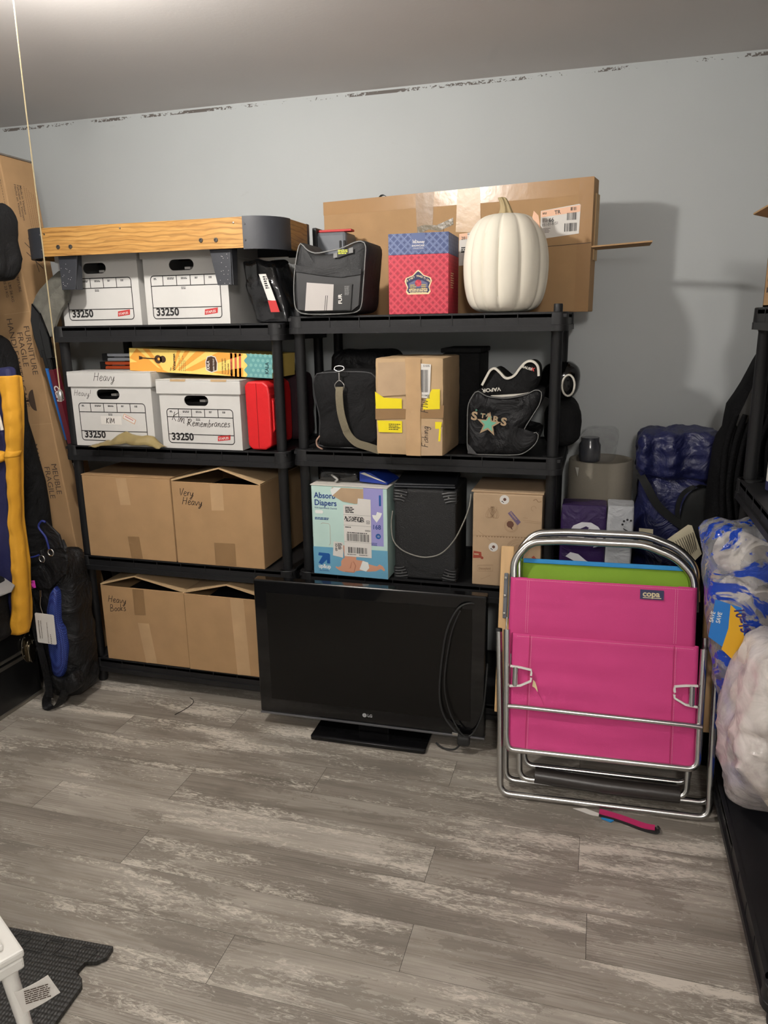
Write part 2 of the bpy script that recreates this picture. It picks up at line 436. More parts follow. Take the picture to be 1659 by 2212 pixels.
def paint(name, col, chips=False):
    m = bpy.data.materials.new(name); m.use_nodes = True; t = m.node_tree; b = t.nodes['Principled BSDF']
    b.inputs['Roughness'].default_value = 0.62; b.inputs['Specular IOR Level'].default_value = 0.3
    tc = t.nodes.new('ShaderNodeTexCoord').outputs['Object']
    n = noise_n(t, tc, 1.6, 3); r = ramp(t, [(0.3, tuple(c * .97 for c in col)), (0.7, tuple(min(1, c * 1.03) for c in col))]); t.links.new(n, r.inputs[0])
    c = r.outputs[0]
    if chips:   # paint pulled off along the ceiling joint
        sx = t.nodes.new('ShaderNodeSeparateXYZ'); t.links.new(tc, sx.inputs[0]); z = sx.outputs[2]; x = sx.outputs[0]
        band = math_n(t, 'MULTIPLY', math_n(t, 'GREATER_THAN', z, ZC - 0.0175), math_n(t, 'LESS_THAN', z, ZC - 0.0065))
        n1 = noise_n(t, mapping(t, tc, (75, 1, 110)), 1.0, 3, 0.7)
        n2 = noise_n(t, mapping(t, tc, (5.5, 1, 0.1), (3.2, 0, 0)), 1.0, 2, 0.5)
        k = math_n(t, 'GREATER_THAN', math_n(t, 'ADD', n1, math_n(t, 'MULTIPLY', math_n(t, 'SUBTRACT', n2, 0.5), 1.1)), 0.535)
        c = mixc(t, math_n(t, 'MULTIPLY', band, k), c, (0.13, 0.115, 0.105))
        n3 = noise_n(t, mapping(t, tc, (5, 1, 40), (9.1, 0, 4)), 1.0, 2, 0.5)
        band2 = math_n(t, 'MULTIPLY', math_n(t, 'GREATER_THAN', z, ZC - 0.009), math_n(t, 'LESS_THAN', z, ZC))
        c = mixc(t, math_n(t, 'MULTIPLY', band2, math_n(t, 'GREATER_THAN', n3, 0.64)), c, (0.72, 0.70, 0.68))
        # faint scuffs
        n4 = noise_n(t, mapping(t, tc, (3, 1, 14)), 1.0, 5, 0.6)
        c = mixc(t, math_n(t, 'MULTIPLY', math_n(t, 'GREATER_THAN', n4, 0.70), 0.12), c, (0.35, 0.33, 0.32))
    t.links.new(c, b.inputs['Base Color'])
    bp = t.nodes.new('ShaderNodeBump'); bp.inputs['Strength'].default_value = 0.12; bp.inputs['Distance'].default_value = 0.002
    t.links.new(noise_n(t, tc, 90, 4), bp.inputs['Height']); t.links.new(bp.outputs[0], b.inputs['Normal'])
    return m
WALL = paint('wall_paint', (0.455, 0.475, 0.475), True)
WALL2 = paint('side_wall_paint', (0.44, 0.45, 0.45))
CEIL = paint('ceiling_paint', (0.66, 0.63, 0.61))
def slab(name, x0, x1, y0, y1, z0, z1, m):
    return setp(S().mat(m).box(x0, x1, y0, y1, z0, z1).build(name), kind='structure')
slab('wall_back', XL - .1, XR + .1, 0, .1, 0, ZC, WALL)
slab('wall_left', XL - .1, XL, YB, 0, 0, ZC, WALL2)
slab('wall_right', XR, XR + .1, YB, 0, 0, ZC, WALL2)
slab('wall_front', XL - .1, XR + .1, YB - .1, YB, 0, ZC, WALL2)
slab('ceiling', XL - .1, XR + .1, YB - .1, .1, ZC, ZC + .1, CEIL)

# floor: vinyl planks 14 cm wide, 1.22 m long, laid along the back wall
def floor_mat():
    m = bpy.data.materials.new('weathered_plank_vinyl'); m.use_nodes = True; t = m.node_tree; b = t.nodes['Principled BSDF']
    b.inputs['Roughness'].default_value = 0.5; b.inputs['Specular IOR Level'].default_value = 0.35
    tc = t.nodes.new('ShaderNodeTexCoord').outputs['Object']
    at = t.nodes.new('ShaderNodeAttribute'); at.attribute_name = 'plank'
    off = t.nodes.new('ShaderNodeVectorMath'); off.operation = 'MULTIPLY_ADD'
    t.links.new(at.outputs['Vector'], off.inputs[0]); off.inputs[1].default_value = (7.0, 3.0, 5.0); t.links.new(tc, off.inputs[2]); P = off.outputs[0]
    sp = t.nodes.new('ShaderNodeSeparateXYZ'); t.links.new(at.outputs['Vector'], sp.inputs[0]); rnd = sp.outputs[0]
    broad = noise_n(t, mapping(t, P, (1.3, 7.0, 1)), 1.0, 5, 0.6, 0.5)
    base = ramp(t, [(0.28, (0.17, 0.15, 0.125)), (0.44, (0.27, 0.243, 0.208)), (0.58, (0.36, 0.33, 0.286)), (0.75, (0.45, 0.415, 0.36))])
    t.links.new(math_n(t, 'ADD', broad, math_n(t, 'MULTIPLY', math_n(t, 'SUBTRACT', rnd, 0.5), 0.16)), base.inputs[0])
    grain = noise_n(t, mapping(t, P, (4, 120, 1)), 1.0, 4, 0.6)
    gr = ramp(t, [(0.3, (0.80, 0.78, 0.76)), (0.6, (1.05, 1.05, 1.05))]); t.links.new(grain, gr.inputs[0])
    mu = t.nodes.new('ShaderNodeMix'); mu.data_type = 'RGBA'; mu.blend_type = 'MULTIPLY'; mu.inputs[0].default_value = 1
    t.links.new(base.outputs[0], mu.inputs[6]); t.links.new(gr.outputs[0], mu.inputs[7]); c = mu.outputs[2]
    # cathedral figure
    wv = t.nodes.new('ShaderNodeTexWave'); wv.wave_type = 'RINGS'; wv.inputs['Scale'].default_value = 9; wv.inputs['Distortion'].default_value = 5; wv.inputs['Detail'].default_value = 3
    t.links.new(mapping(t, P, (0.7, 5, 1)), wv.inputs['Vector'])
    wm = math_n(t, 'MULTIPLY', math_n(t, 'LESS_THAN', wv.outputs[1], 0.22), math_n(t, 'MULTIPLY', math_n(t, 'GREATER_THAN', noise_n(t, mapping(t, P, (1.1, 3, 1), (4, 4, 0)), 1.0, 2), 0.54), 0.35))
    c = mixc(t, wm, c, (0.12, 0.10, 0.085))
    # dark crazed patches
    dk = math_n(t, 'SUBTRACT', noise_n(t, mapping(t, P, (3.2, 12, 1), (1, 7, 0)), 1.0, 2, 0.5), 0.52)
    dk2 = noise_n(t, mapping(t, P, (22, 70, 1)), 1.0, 6, 0.75, 1.2)
    dm = math_n(t, 'GREATER_THAN', math_n(t, 'ADD', math_n(t, 'MULTIPLY', dk, 2.0), math_n(t, 'SUBTRACT', dk2, 0.5)), 0.06)
    c = mixc(t, math_n(t, 'MULTIPLY', dm, 0.55), c, (0.17, 0.15, 0.125))
    # worn pale paint
    wk = math_n(t, 'SUBTRACT', noise_n(t, mapping(t, P, (1.9, 13, 1), (11, 2, 0)), 1.0, 3, 0.5, 0.4), 0.55)
    wk2 = noise_n(t, mapping(t, P, (26, 90, 1), (5, 5, 0)), 1.0, 7, 0.8, 1.5)
    wmk = math_n(t, 'MULTIPLY', math_n(t, 'ADD', math_n(t, 'MULTIPLY', wk, 6.5), math_n(t, 'MULTIPLY', math_n(t, 'SUBTRACT', wk2, 0.5), 7.0)), 1.0, True)
    c = mixc(t, math_n(t, 'MULTIPLY', wmk, 0.8), c, (0.66, 0.61, 0.53))
    t.links.new(c, b.inputs['Base Color'])
    bp = t.nodes.new('ShaderNodeBump'); bp.inputs['Strength'].default_value = 0.25; bp.inputs['Distance'].default_value = 0.001
    t.links.new(math_n(t, 'ADD', grain, wk2), bp.inputs['Height']); t.links.new(bp.outputs[0], b.inputs['Normal'])
    return m
FLOOR = floor_mat(); GAP = mat('plank_joint', (0.05, 0.042, 0.036), 0.8)
def build_floor():
    bm = bmesh.new(); w, off, Lp = 0.1417, -1.6823, 1.22
    joints = {0: -.272, 1: .132, 2: -.687, 3: .125, 4: .508, 5: -.299, 6: .107, 7: -.722, 8: -.2}
    lay = bm.loops.layers.float_color.new('plank'); rnd = random.Random(3)
    def quad(x0, x1, y0, y1, z, mi, col):
        f = bm.faces.new([bm.verts.new(p) for p in ((x0, y0, z), (x1, y0, z), (x1, y1, z), (x0, y1, z))]); f.material_index = mi
        for l in f.loops: l[lay] = (*col, 1)
    quad(XL - .1, XR + .1, YB - .1, .1, -0.0022, 1, (0, 0, 0)); g = 0.0006
    for i in range(-26, 13):
        y0 = off + i * w; y1 = y0 + w
        if y0 > 0.1: continue
        x = joints.get(i, rnd.uniform(-1, 1)); k = math.floor((x - (XL - .1)) / Lp) + 1; x -= k * Lp
        while x < XR + .1:
            quad(max(x + g, XL - .1), min(x + Lp - g, XR + .1), y0 + g * .6, min(y1 - g * .6, .1), 0, 0, (rnd.random(), rnd.random(), rnd.random())); x += Lp
    # body under the planks
    quad(XL - .1, XR + .1, YB - .1, .1, -0.08, 1, (0, 0, 0))
    me = bpy.data.meshes.new('floor'); bm.to_mesh(me); bm.free(); me.materials.append(FLOOR); me.materials.append(GAP)
    o = bpy.data.objects.new('floor', me); C.objects.link(o); o['kind'] = 'structure'
build_floor()

# ---------------------------------------------------------------- ceiling lamp and added fill globe
def lamp(loc, power, label, k=1.0):
    m = bpy.data.materials.new('lit_bulb_glass'); m.use_nodes = True; t = m.node_tree; t.nodes.clear()
    e = t.nodes.new('ShaderNodeEmission'); o_ = t.nodes.new('ShaderNodeOutputMaterial'); e.inputs[0].default_value = (1.0, 0.955, 0.90, 1); e.inputs[1].default_value = power
    t.links.new(e.outputs[0], o_.inputs[0])
    r = thing('ceiling_lamp', label, 'lamp', (loc[0], loc[1], ZC))
    z = loc[2] - ZC
    S().mat(mat('porcelain', (0.75, 0.74, 0.72), 0.25)).lathe([(0.0, 0), (0.055, 0), (0.055, -0.008), (0.045, -0.02), (0.028, -0.03), (0.026, -0.065), (0.0, -0.065)], (0, 0, -0.0005), 32).build('lamp_holder', r, smooth=40)
    S().mat(m).lathe([(a * k, b * k) for a, b in ((0.0, .078), (0.013, .076), (0.015, .06), (0.028, .035), (0.036, .012), (0.037, -.006), (0.031, -.024), (0.018, -.036), (0.0, -.04))], (0, 0, z), 32).build('light_bulb', r, smooth=60)
    return r
lamp(BULB, BULB_E, 'bare lit bulb in a ceiling holder above the pull string')
lamp(FILL_GLOBE, FILL_GLOBE_E, 'unseen globe lamp added behind the viewer for fill light', 2.9)

# pull string
r = thing('pull_string', 'long pale pull string with a metal tip hanging from the ceiling lamp', 'string', (-0.680, -1.42, 1.2485))
S().mat(mat('string', s2l(206, 190, 152), 0.9)).tube([(0.0, 0, .022), (.0004, 0, .3), (-.0004, 0, .6), (.001, 0, .80), (.004, 0, .87)], 0.0014, 6).build('cord', r)
S().mat(CHROME).lathe([(0.0, .026), (.003, .026), (.0062, .02), (.0068, .004), (.005, 0), (0, 0)], (0, 0, 0), 16).build('metal_tip', r, smooth=40)

# ================================================================ SHELVING UNITS
def shelving(label, loc, rz, tops, W=0.914, D=0.457, stub=True, rim=0.0566):
    r = thing('shelving_unit', label, 'shelving', loc, rz, 'black plastic shelving units')
    X0, X1 = -W / 2, W / 2; pc = 0.033
    for z in tops:
        s = S().mat(BLACKP)
        def band(o, d0, d1):
            x0, x1, y0, y1 = X0 + o, X1 - o, o, D - o; t = 0.006
            s.box(x0 + .03, x1 - .03, y0, y0 + t, z - d1, z - d0); s.box(x0 + .03, x1 - .03, y1 - t, y1, z - d1, z - d0)
            s.box(x0, x0 + t, y0 + .03, y1 - .03, z - d1, z - d0); s.box(x1 - t, x1, y0 + .03, y1 - .03, z - d1, z - d0)
        band(.006, 0.0, rim * .68); band(.0, rim * .68, rim)
        s.box(X0 + .006, X1 - .006, .006, D - .006, z - .016, z - .006)
        s.box(X0 + .01, X1 - .01, .012, .016, z - .006, z)     # raised lip behind the front band
        n = 8
        for i in range(1, n):                                   # moulded ribs on the front and side bands
            x = X0 + .05 + (W - .1) * i / n
            s.box(x - .0012, x + .0012, .0045, .0065, z - rim * .66, z - .003)
            s.box(x - .004, x + .004, .02, D - .02, z - .045, z - .016)
        for cx in (X0 + pc, X1 - pc):
            for cy in (pc, D - pc):
                s.lathe([(0.0, -rim), (pc + .0015, -rim), (pc + .0015, -rim * .68), (pc, -rim * .66), (pc - .001, -.002), (pc - .003, 0), (0, 0)], (cx, cy, z), 28)
        s.build('shelf', r, smooth=40)
    for cx in (X0 + pc, X1 - pc):
        for cy in (pc, D - pc):
            s = S().mat(BLACKP); lo = 0.0
            front = cy < D / 2
            for z in sorted(tops):
                s.lathe([(0, lo), (.0165, lo), (.0178, lo + .01), (.0178, z - rim - .006), (.020, z - rim), (0, z - rim)], (cx, cy, 0), 20); lo = z
            if stub and front: s.lathe([(0, lo), (.0135, lo), (.0135, lo + .022), (.0125, lo + .024), (0, lo + .024)], (cx, cy, 0), 20)
            s.build('post', r, smooth=40)
    return r
YF = -0.50; ZT = 1.4134
LZ = [ZT - .4342 * k for k in range(4)]; RZ = [1.4335 - .4456 * k for k in range(4)]
RZ[3] = 0.105
shelving('left black plastic shelving unit under the wood-sided game table, holding white file boxes', (-1.445 + .457, -.5, 0), 0, LZ, stub=False)
shelving('middle black plastic shelving unit behind the television, white pumpkin on its top', (-.5205 + .457, -.483, 0), 0, RZ)
shelving('black plastic shelving unit along the right wall, cut off by the photo edge', (.878, -1.040, 0), -PI / 2, [1.4335, .972, .105])
zt, z2, z3, z4 = [z + .0006 for z in LZ]
rt, r2, r3, r4 = [z + .0006 for z in RZ]

# ================================================================ FILE BOXES
def file_box(label, loc, rz, w, d, h, lid_h=0.062, kind='plain', tilt=0.0, lidtilt=0.0):
    r = thing('file_box', label, 'box', loc, (0, 0, rz), 'white cardboard file boxes')
    t = .004; s = S().mat(WHITEC); hz = h * .70
    front = [(-w / 2, 0), (w / 2, 0), (w / 2, h - .006), (-w / 2, h - .006)]
    hole = stadium(-.012, hz, .096, .036)
    s.prism(front, (0, -d / 2, 0), (1, 0, 0), (0, 0, 1), (0, t, 0), hole)
    s.box(-w / 2, w / 2, d / 2 - t, d / 2, 0, h - .006); s.box(-w / 2, -w / 2 + t, -d / 2 + t, d / 2 - t, 0, h - .006); s.box(w / 2 - t, w / 2, -d / 2 + t, d / 2 - t, 0, h - .006)
    s.box(-w / 2 + t, w / 2 - t, -d / 2 + t, d / 2 - t, 0, t)
    body = s.build('box_body', r)
    s = S().mat(INK).box(-w / 2 + .03, w / 2 - .06, -d / 2 + .05, d / 2 - .03, .006, h * .66)
    s.mat(PAPER)
    for i in range(5): s.box(-w / 2 + .04 + i * .045, -w / 2 + .062 + i * .045, -d / 2 + .055, d / 2 - .04, .006, h * (.63 + .03 * (i % 3)))
    s.build('folders', r)
    L = S().mat(WHITEC); o = .007
    L.box(-w / 2 - o, w / 2 + o, -d / 2 - o, d / 2 + o, h - t, h)
    for a in ((-w / 2 - o, w / 2 + o, -d / 2 - o, -d / 2 - o + t), (-w / 2 - o, w / 2 + o, d / 2 + o - t, d / 2 + o), (-w / 2 - o, -w / 2 - o + t, -d / 2 - o + t, d / 2 + o - t), (w / 2 + o - t, w / 2 + o, -d / 2 - o + t, d / 2 + o - t)):
        L.box(*a, h - lid_h, h - t)
    lid = L.build('lid', r, bevel=.002, rot=(0, lidtilt, 0))
    D_ = Decal((0, -d / 2, 0)); y0, y1 = .020, h * .58; x0, x1 = -w / 2 + .026, w / 2 - .030
    D_.line(rrect(x0, y0, x1, y1, .012), .0030, INK, True)
    a, b_ = y0 + (y1 - y0) * .255, y0 + (y1 - y0) * .765
    D_.line([(x0, a), (x1, a)], .0028, INK); D_.line([(x0, b_), (x1, b_)], .0028, INK)
    for i in range(1, 5):
        x = x0 + (x1 - x0) * (i / 5 - .02); D_.line([(x, b_), (x, y1)], .0026, INK)
    for i in range(5):
        x = x0 + (x1 - x0) * (i / 5 + .045); D_.fine(x, y1 - .007, .028 if i in (1, 2) else .012, 2, .0022, INK, seed=i, jag=.2)
    D_.fine(x0 + (x1 - x0) * .44, b_ - .005, .017, 2, .0022, INK, seed=9, jag=.1, gap=1.0)
    D_.text('33250', x0 + .011, y0 + .0105, .036, INK, .035)
    if kind != 'kim':
        q = .08; D_.poly([(x1 - .066, y0 + .010), (x1 - .016, y0 + .016), (x1 - .014, y0 + .034), (x1 - .064, y0 + .028)], REDP)
        D_.layer(1).text('STAPLES', x1 - .061, y0 + .0145, .0112, PAPER, .02, rot=.12, sx=.95)
    if kind == 'kim':
        D_.layer(1).rect(-.052, a + .025, .034, b_ - .014, PAPER)
        D_.layer(2).hand('KIM', -.030, a + .030, .020, PEN, .0024)
        D_.layer(0).hand('Heavy!', x0 - .014, y1 + .026, .022, PEN, .0014, slant=.2)
    if kind == 'rem':
        D_.hand("Kim's", x0 + .018, a + .050, .032, PEN, .0020, rot=-.22, slant=.2)
        D_.hand('Remembrances', x0 + .078, a + .030, .0255, PEN, .0020, slant=.25)
    D_.build('printed_form', r)
    if kind == 'kim':
        D2 = Decal((0, -d / 2 - o, 0)); D2.hand('Heavy', -.06, h - lid_h + .022, .030, PEN, .0018, slant=.25); D2.build('handwriting', r)
        s = Decal((0, -d / 2, 0), lift=.001); c, s_ = math.cos(-.45), math.sin(-.45); X, Y = x1 - .088, b_ - .004
        pt = lambda x, y: (X + x * c - y * s_, Y + x * s_ + y * c)
        s.poly([pt(0, -.018), pt(.052, -.018), pt(.052, 0), pt(0, 0)], mat('orange_paper', s2l(215, 160, 120), 0.7))
        s.layer(1).poly([pt(.002, -.016), pt(.050, -.016), pt(.050, -.002), pt(.002, -.002)], PAPER)
        s.layer(2)
        for i in range(7): s.poly([pt(.008 + i * .005, -.009), pt(.011 + i * .005, -.009), pt(.011 + i * .005, -.005), pt(.008 + i * .005, -.005)], REDP)
        s.build('price_sticker', r)
    if kind == 'rem':
        for sx in (-.075, .085):
            S().mat(CARDE).box(sx - .03, sx + .03, -d / 2 - o - .001, -d / 2 - o + .003, h - .006, h + .0015).build('torn_lid_edge', r)
    return r
file_box('white file box on the top shelf under the left end of the wood-sided game table', (-1.2455, -.46 + .19, zt), 0, .325, .375, .282)
file_box('white file box on the top shelf beside the shrink-wrapped bundle', (-.895, -.465 + .19, zt), 0, .322, .375, .282)
file_box('white file box marked Heavy and KIM on the second shelf', (-1.222, -.492 + .19, z2), .02, .332, .38, .272, .055, kind='kim')
file_box('crumpled white file box with handwritten Remembrances and a bent lid', (-.860, -.497 + .19, z2), -.01, .318, .365, .245, .05, kind='rem', lidtilt=0.0)

# ================================================================ BROWN CARTONS
def tape_strip(D_, pts, m=TAPEL): D_.poly(pts, m)
def carton(label, loc, w, d, h, rz=0, tent=None, tapes=(), hand=(), material=CARD, flapr=True):
    r = thing('carton', label, 'box', loc, (0, 0, rz), 'plain brown moving cartons')
    t = .004; s = S().mat(material)
    s.box(-w / 2, w / 2, -d / 2, -d / 2 + t, 0, h); s.box(-w / 2, w / 2, d / 2 - t, d / 2, 0, h)
    s.box(-w / 2, -w / 2 + t, -d / 2 + t, d / 2 - t, 0, h); s.box(w / 2 - t, w / 2, -d / 2 + t, d / 2 - t, 0, h)
    s.box(-w / 2 + t, w / 2 - t, -d / 2 + t, d / 2 - t, 0, t)
    s.build('carton_body', r, bevel=.0015)
    if tent:
        rx, rh = tent          # ridge position and rise
        for side in (-1, 1):
            X = side * w / 2; a = math.atan2(rh, abs(rx - X)); L = math.hypot(rh, rx - X)
            f = S().mat(CARDE).box(0, L, -d / 2 + .002, d / 2 - .002, 0, .0055)
            o = f.build('top_flap', r)
            if side < 0: o.location = (X, 0, h + .001); o.rotation_euler = (0, -a, 0)
            else: o.location = (X, 0, h + .001); o.rotation_euler = (0, PI + a, 0); o.location.z = h + .001 + .004 * math.cos(a)
        S().mat(INK).box(-w / 2 + .02, w / 2 - .02, -d / 2 + .02, d / 2 - .02, .006, h * .8).build('contents', r)  # black block stands in for the shade under the raised flaps
    else:
        S().mat(material).box(-w / 2 - .006, w / 2, -d / 2 + .004, d / 2, h, h + .004).build('top_flap', r, bevel=.001)
    if tapes:
        for p, m in tapes: Decal((0, -d / 2, 0)).poly(p, m).build('tape', r)
    if hand:
        D_ = Decal((0, -d / 2, 0), lift=.0007)
        for txt, x, y, sz in hand: D_.hand(txt, x, y, sz, PEN, .0022, rot=.12 if 'o' in txt else -.02, slant=.2)
        D_.build('handwriting', r)
    return r
TP = lambda x, y, w, h, k=0.0: [(x, y), (x + w, y + .003), (x + w + k, y + h), (x + k, y + h - .002)]
carton('closed brown carton at the left of the third shelf, two tape patches', (-1.1935, -.50 + .2, z3), .378, .39, .318, tapes=[(TP(-.005, 0, .05, .09, -.008), TAPE), (TP(-.03, .21, .045, .105, -.01), TAPEL)])
carton('brown carton handwritten Very Heavy on the third shelf', (-.8195, -.502 + .2, z3), .356, .39, .312, tent=(.02, .052), tapes=[(TP(-.02, .0, .085, .09), TAPE), (TP(-.02, .21, .05, .10), TAPEL)], hand=[('Very', -.148, .262, .028), ('Heavy', -.138, .227, .028)])
carton('brown carton handwritten Heavy Books on the bottom shelf', (-1.172, -.498 + .2, z4), .368, .39, .312, tent=(-.025, .045), tapes=[(TP(-.04, .20, .05, .11), TAPE), (TP(-.01, .0, .05, .17, -.02), TAPEL)], hand=[('Heavy', -.155, .245, .028), ('Books', -.150, .205, .028)])
carton('brown carton on the bottom shelf, its right side hidden by the television', (-.800, -.503 + .2, z4), .368, .39, .312, tent=(.0, .045), tapes=[(TP(.02, .0, .055, .31, -.01), TAPEL)])

# ================================================================ GAME TABLE over the file boxes
def wood_mat():
    m = bpy.data.materials.new('printed_oak_laminate'); m.use_nodes = True; t = m.node_tree; b = t.nodes['Principled BSDF']
    b.inputs['Roughness'].default_value = 0.45
    tc = t.nodes.new('ShaderNodeTexCoord').outputs['Object']
    n = noise_n(t, mapping(t, tc, (5, 5, 55)), 1.0, 4, 0.55, 1.6)
    g = noise_n(t, mapping(t, tc, (9, 9, 260)), 1.0, 3, 0.6, 0.6)
    r = ramp(t, [(0.30, s2l(124, 84, 38)), (0.43, s2l(158, 116, 60)), (0.60, s2l(174, 132, 72)), (0.75, s2l(182, 142, 84))])
    t.links.new(math_n(t, 'ADD', math_n(t, 'MULTIPLY', n, 0.75), math_n(t, 'MULTIPLY', g, 0.25)), r.inputs[0])
    wv = t.nodes.new('ShaderNodeTexWave'); wv.bands_direction = 'Z'; wv.inputs['Scale'].default_value = 26; wv.inputs['Distortion'].default_value = 14; wv.inputs['Detail'].default_value = 3; wv.inputs['Detail Scale'].default_value = 0.6
    t.links.new(mapping(t, tc, (.25, .25, 1)), wv.inputs['Vector'])
    c = mixc(t, math_n(t, 'MULTIPLY', math_n(t, 'LESS_THAN', wv.outputs[1], 0.16), 0.45), r.outputs[0], s2l(100, 66, 30))
    t.links.new(c, b.inputs['Base Color']); return m
OAK = wood_mat()
def game_table():
    x0, x1, y0, y1, zb, zt_, R_ = -1.474, -.495, -.585, -.21, 1.645, 1.737, .115
    cx = (x0 + x1) / 2
    r = thing('game_table', 'wood-sided game table with black rounded corners lying over the white file boxes', 'table', (cx, (y0 + y1) / 2, zb))
    hx, hy, h = (x1 - x0) / 2, (y1 - y0) / 2, zt_ - zb
    for sx, sy, a0 in ((-1, -1, 180), (1, -1, 270), (1, 1, 0), (-1, 1, 90)):
        s = S().mat(DARKM); N = 10; o = []; i_ = []
        for k in range(N + 1):
            a = math.radians(a0 + 90 * k / N); c, q = math.cos(a), math.sin(a)
            o.append((sx * (hx - R_) + R_ * c, sy * (hy - R_) + R_ * q)); i_.append((sx * (hx - R_) + (R_ - .012) * c, sy * (hy - R_) + (R_ - .012) * q))
        s.prism(o + i_[::-1], (0, 0, -.004), (1, 0, 0), (0, 1, 0), (0, 0, h + .006))
        c = s.build('corner_guard', r, smooth=35)
        for a in (4, 86):
            for z in (.022, .07):
                A = math.radians(a0 + a)
                S().mat(mat('dark_screw', (.08, .08, .085), .4, .6)).lathe([(0, .0012), (.002, .0012), (.0032, 0), (0, 0)], (0, 0, 0), 10).build('screw', c, loc=(sx * (hx - R_) + R_ * math.cos(A), sy * (hy - R_) + R_ * math.sin(A), z), rot=(0, PI / 2, A))
    s = S().mat(OAK)
    fx = hx - R_
    front = S().mat(OAK).box(-fx, fx, -hy, -hy + .014, 0, h).build('side_panel', r)
    S().mat(OAK).box(-fx, fx, hy - .014, hy, 0, h).build('side_panel', r)
    for sx in (-1, 1): S().mat(OAK).box(min(sx * hx, sx * (hx - .014)), max(sx * hx, sx * (hx - .014)), -(hy - R_), hy - R_, 0, h).build('end_panel', r)
    S().mat(DARKM).prism(rrect(-hx + .016, -hy + .016, hx - .016, hy - .016, R_ - .016), (0, 0, .062), (1, 0, 0), (0, 1, 0), (0, 0, .010)).build('playfield', r)
    S().mat(DARKM).box(-fx, fx, hy - .020, hy - .0145, 0, .061).build('inner_liner', r)  # dark board added so the underside reads as shaded
    # rivets and bolts on the front panel
    for x, z in ((-1.374 + .027, .072), (-1.05, .078), (-.61 - .030, .075)):
        S().mat(BRASS).lathe([(0, 0), (.0036, 0), (.003, .0018), (0, .0024)], (0, 0, 0), 14).build('rivet', front, smooth=60, loc=(x - cx, -hy, z - .0), rot=(PI / 2, 0, 0))
    for x, z in ((-1.297, .029), (-1.248, .028), (-.757, .028), (-.704, .027)):
        S().mat(mat('bolt_head', (.12, .11, .10), .35, .8)).lathe([(0, 0), (.0072, 0), (.0066, .003), (.0036, .0032), (.003, .001), (0, .001)], (0, 0, 0), 18).build('bolt', front, smooth=50, loc=(x - cx, -hy, z), rot=(PI / 2, 0, 0))
    # folded tapering legs under the apron
    for (a, b, c, d) in ((-1.316, -1.236, -1.316, -1.262), (-.745, -.664, -.718, -.668)):
        s = S().mat(DARKM)
        P_ = [(c - cx, -.110), (d - cx, -.110), (b - cx, .03), (a - cx, .03)]
        s.prism(P_, (0, -hy + .018, 0), (1, 0, 0), (0, 0, 1), (0, .006, 0))
        lft = (d - cx, -.110), (b - cx, .03)
        s.prism([(0, -.11), (.03, -.11), (.045, .03), (0, .03)], (d - cx, -hy + .024, 0), (0, 1, 0), (0, 0, 1), (.004, 0, 0))
        lg = s.build('leg', r, bevel=.001)
        s = S().mat(PAPER); rnd = random.Random(int(-a * 100))
        for _ in range(16):
            t_ = rnd.random(); xx = c - cx + .006 + (d - c - .012) * rnd.random(); zz = -.105 + .09 * t_
            s.lathe([(0, 0), (.0009, 0), (.0009, .0003), (0, .0003)], (0, 0, 0), 6)
            for v in list(s.bm.verts)[-24:]: v.co = Matrix.Translation((xx, -hy + .018, zz)) @ Matrix.Rotation(PI / 2, 4, 'X') @ v.co
        s.build('scratches', lg)['kind'] = 'stuff'
    return r
game_table()

# ---------------------------------------------------------------- shrink-wrapped bundle, top shelf
WRAP = mat('black_shrink_wrap', (0.013, 0.013, 0.014), 0.16, bump=1.0, bscale=45, coat=0.6)
r = thing('wrapped_bundle', 'black shrink-wrapped bundle with a white and red sticker on the top shelf', 'bundle', (-.612, -.315, zt), (0, 0, .0))
S().mat(WRAP).soft(-.060, .062, -.12, .13, 0, .205, .012, 14, .010, 14, 3, fn=lambda p: Vector((p.x - (p.z) * .23 + .02, p.y, p.z))).build('bundle_body', r, smooth=50)
D_ = Decal((.028, -.142, .035), (1, 0, 0), (-.18, -.10, 1)); D_.poly([(0, .04), (.028, .036), (.016, .125), (-.010, .125)], PAPER)
D_.layer(1).fine(.002, .118, .014, 6, .0045, INK, seed=4); D_.poly([(0, .0), (.032, .0), (.028, .038), (-.001, .038)], REDP)
D_.build('sticker', r)

# grey tool case behind the table
r = thing('tool_case', 'grey and black hard case with red trim, partly behind the game table', 'case', (-.437, -.155, rt), .0)
s = S().mat(GREYPL).box(-.062, .055, -.09, .03, 0, .285); s.build('case_body', r, bevel=.012)
s = S().mat(BLACKP).box(-.068, -.052, -.096, .03, .20, .300); s.box(.03, .038, -.094, -.088, .215, .255).box(.045, .053, -.094, -.088, .215, .255); s.build('latch_block', r, bevel=.003)
S().mat(REDP).box(-.052, .07, -.075, -.04, .286, .294).build('red_handle', r, bevel=.002)

# ================================================================ MIDDLE UNIT, TOP SHELF
# mesh-front cooler bag
MESH = bpy.data.materials.new('black_net_over_fabric'); MESH.use_nodes = True
def net(m, base, hi, scale):
    t = m.node_tree; b = t.nodes['Principled BSDF']; b.inputs['Roughness'].default_value = .5
    tc = t.nodes.new('ShaderNodeTexCoord').outputs['Object']
    mp = t.nodes.new('ShaderNodeMapping'); mp.inputs['Rotation'].default_value = (0, .7, 0); mp.inputs['Scale'].default_value = (scale,) * 3; t.links.new(tc, mp.inputs[0])
    v = t.nodes.new('ShaderNodeTexVoronoi'); v.inputs['Randomness'].default_value = 0; v.inputs['Scale'].default_value = 1; t.links.new(mp.outputs[0], v.inputs['Vector'])
    r_ = ramp(t, [(0.36, hi), (0.46, base)]); t.links.new(v.outputs['Distance'], r_.inputs[0]); t.links.new(r_.outputs[0], b.inputs['Base Color'])
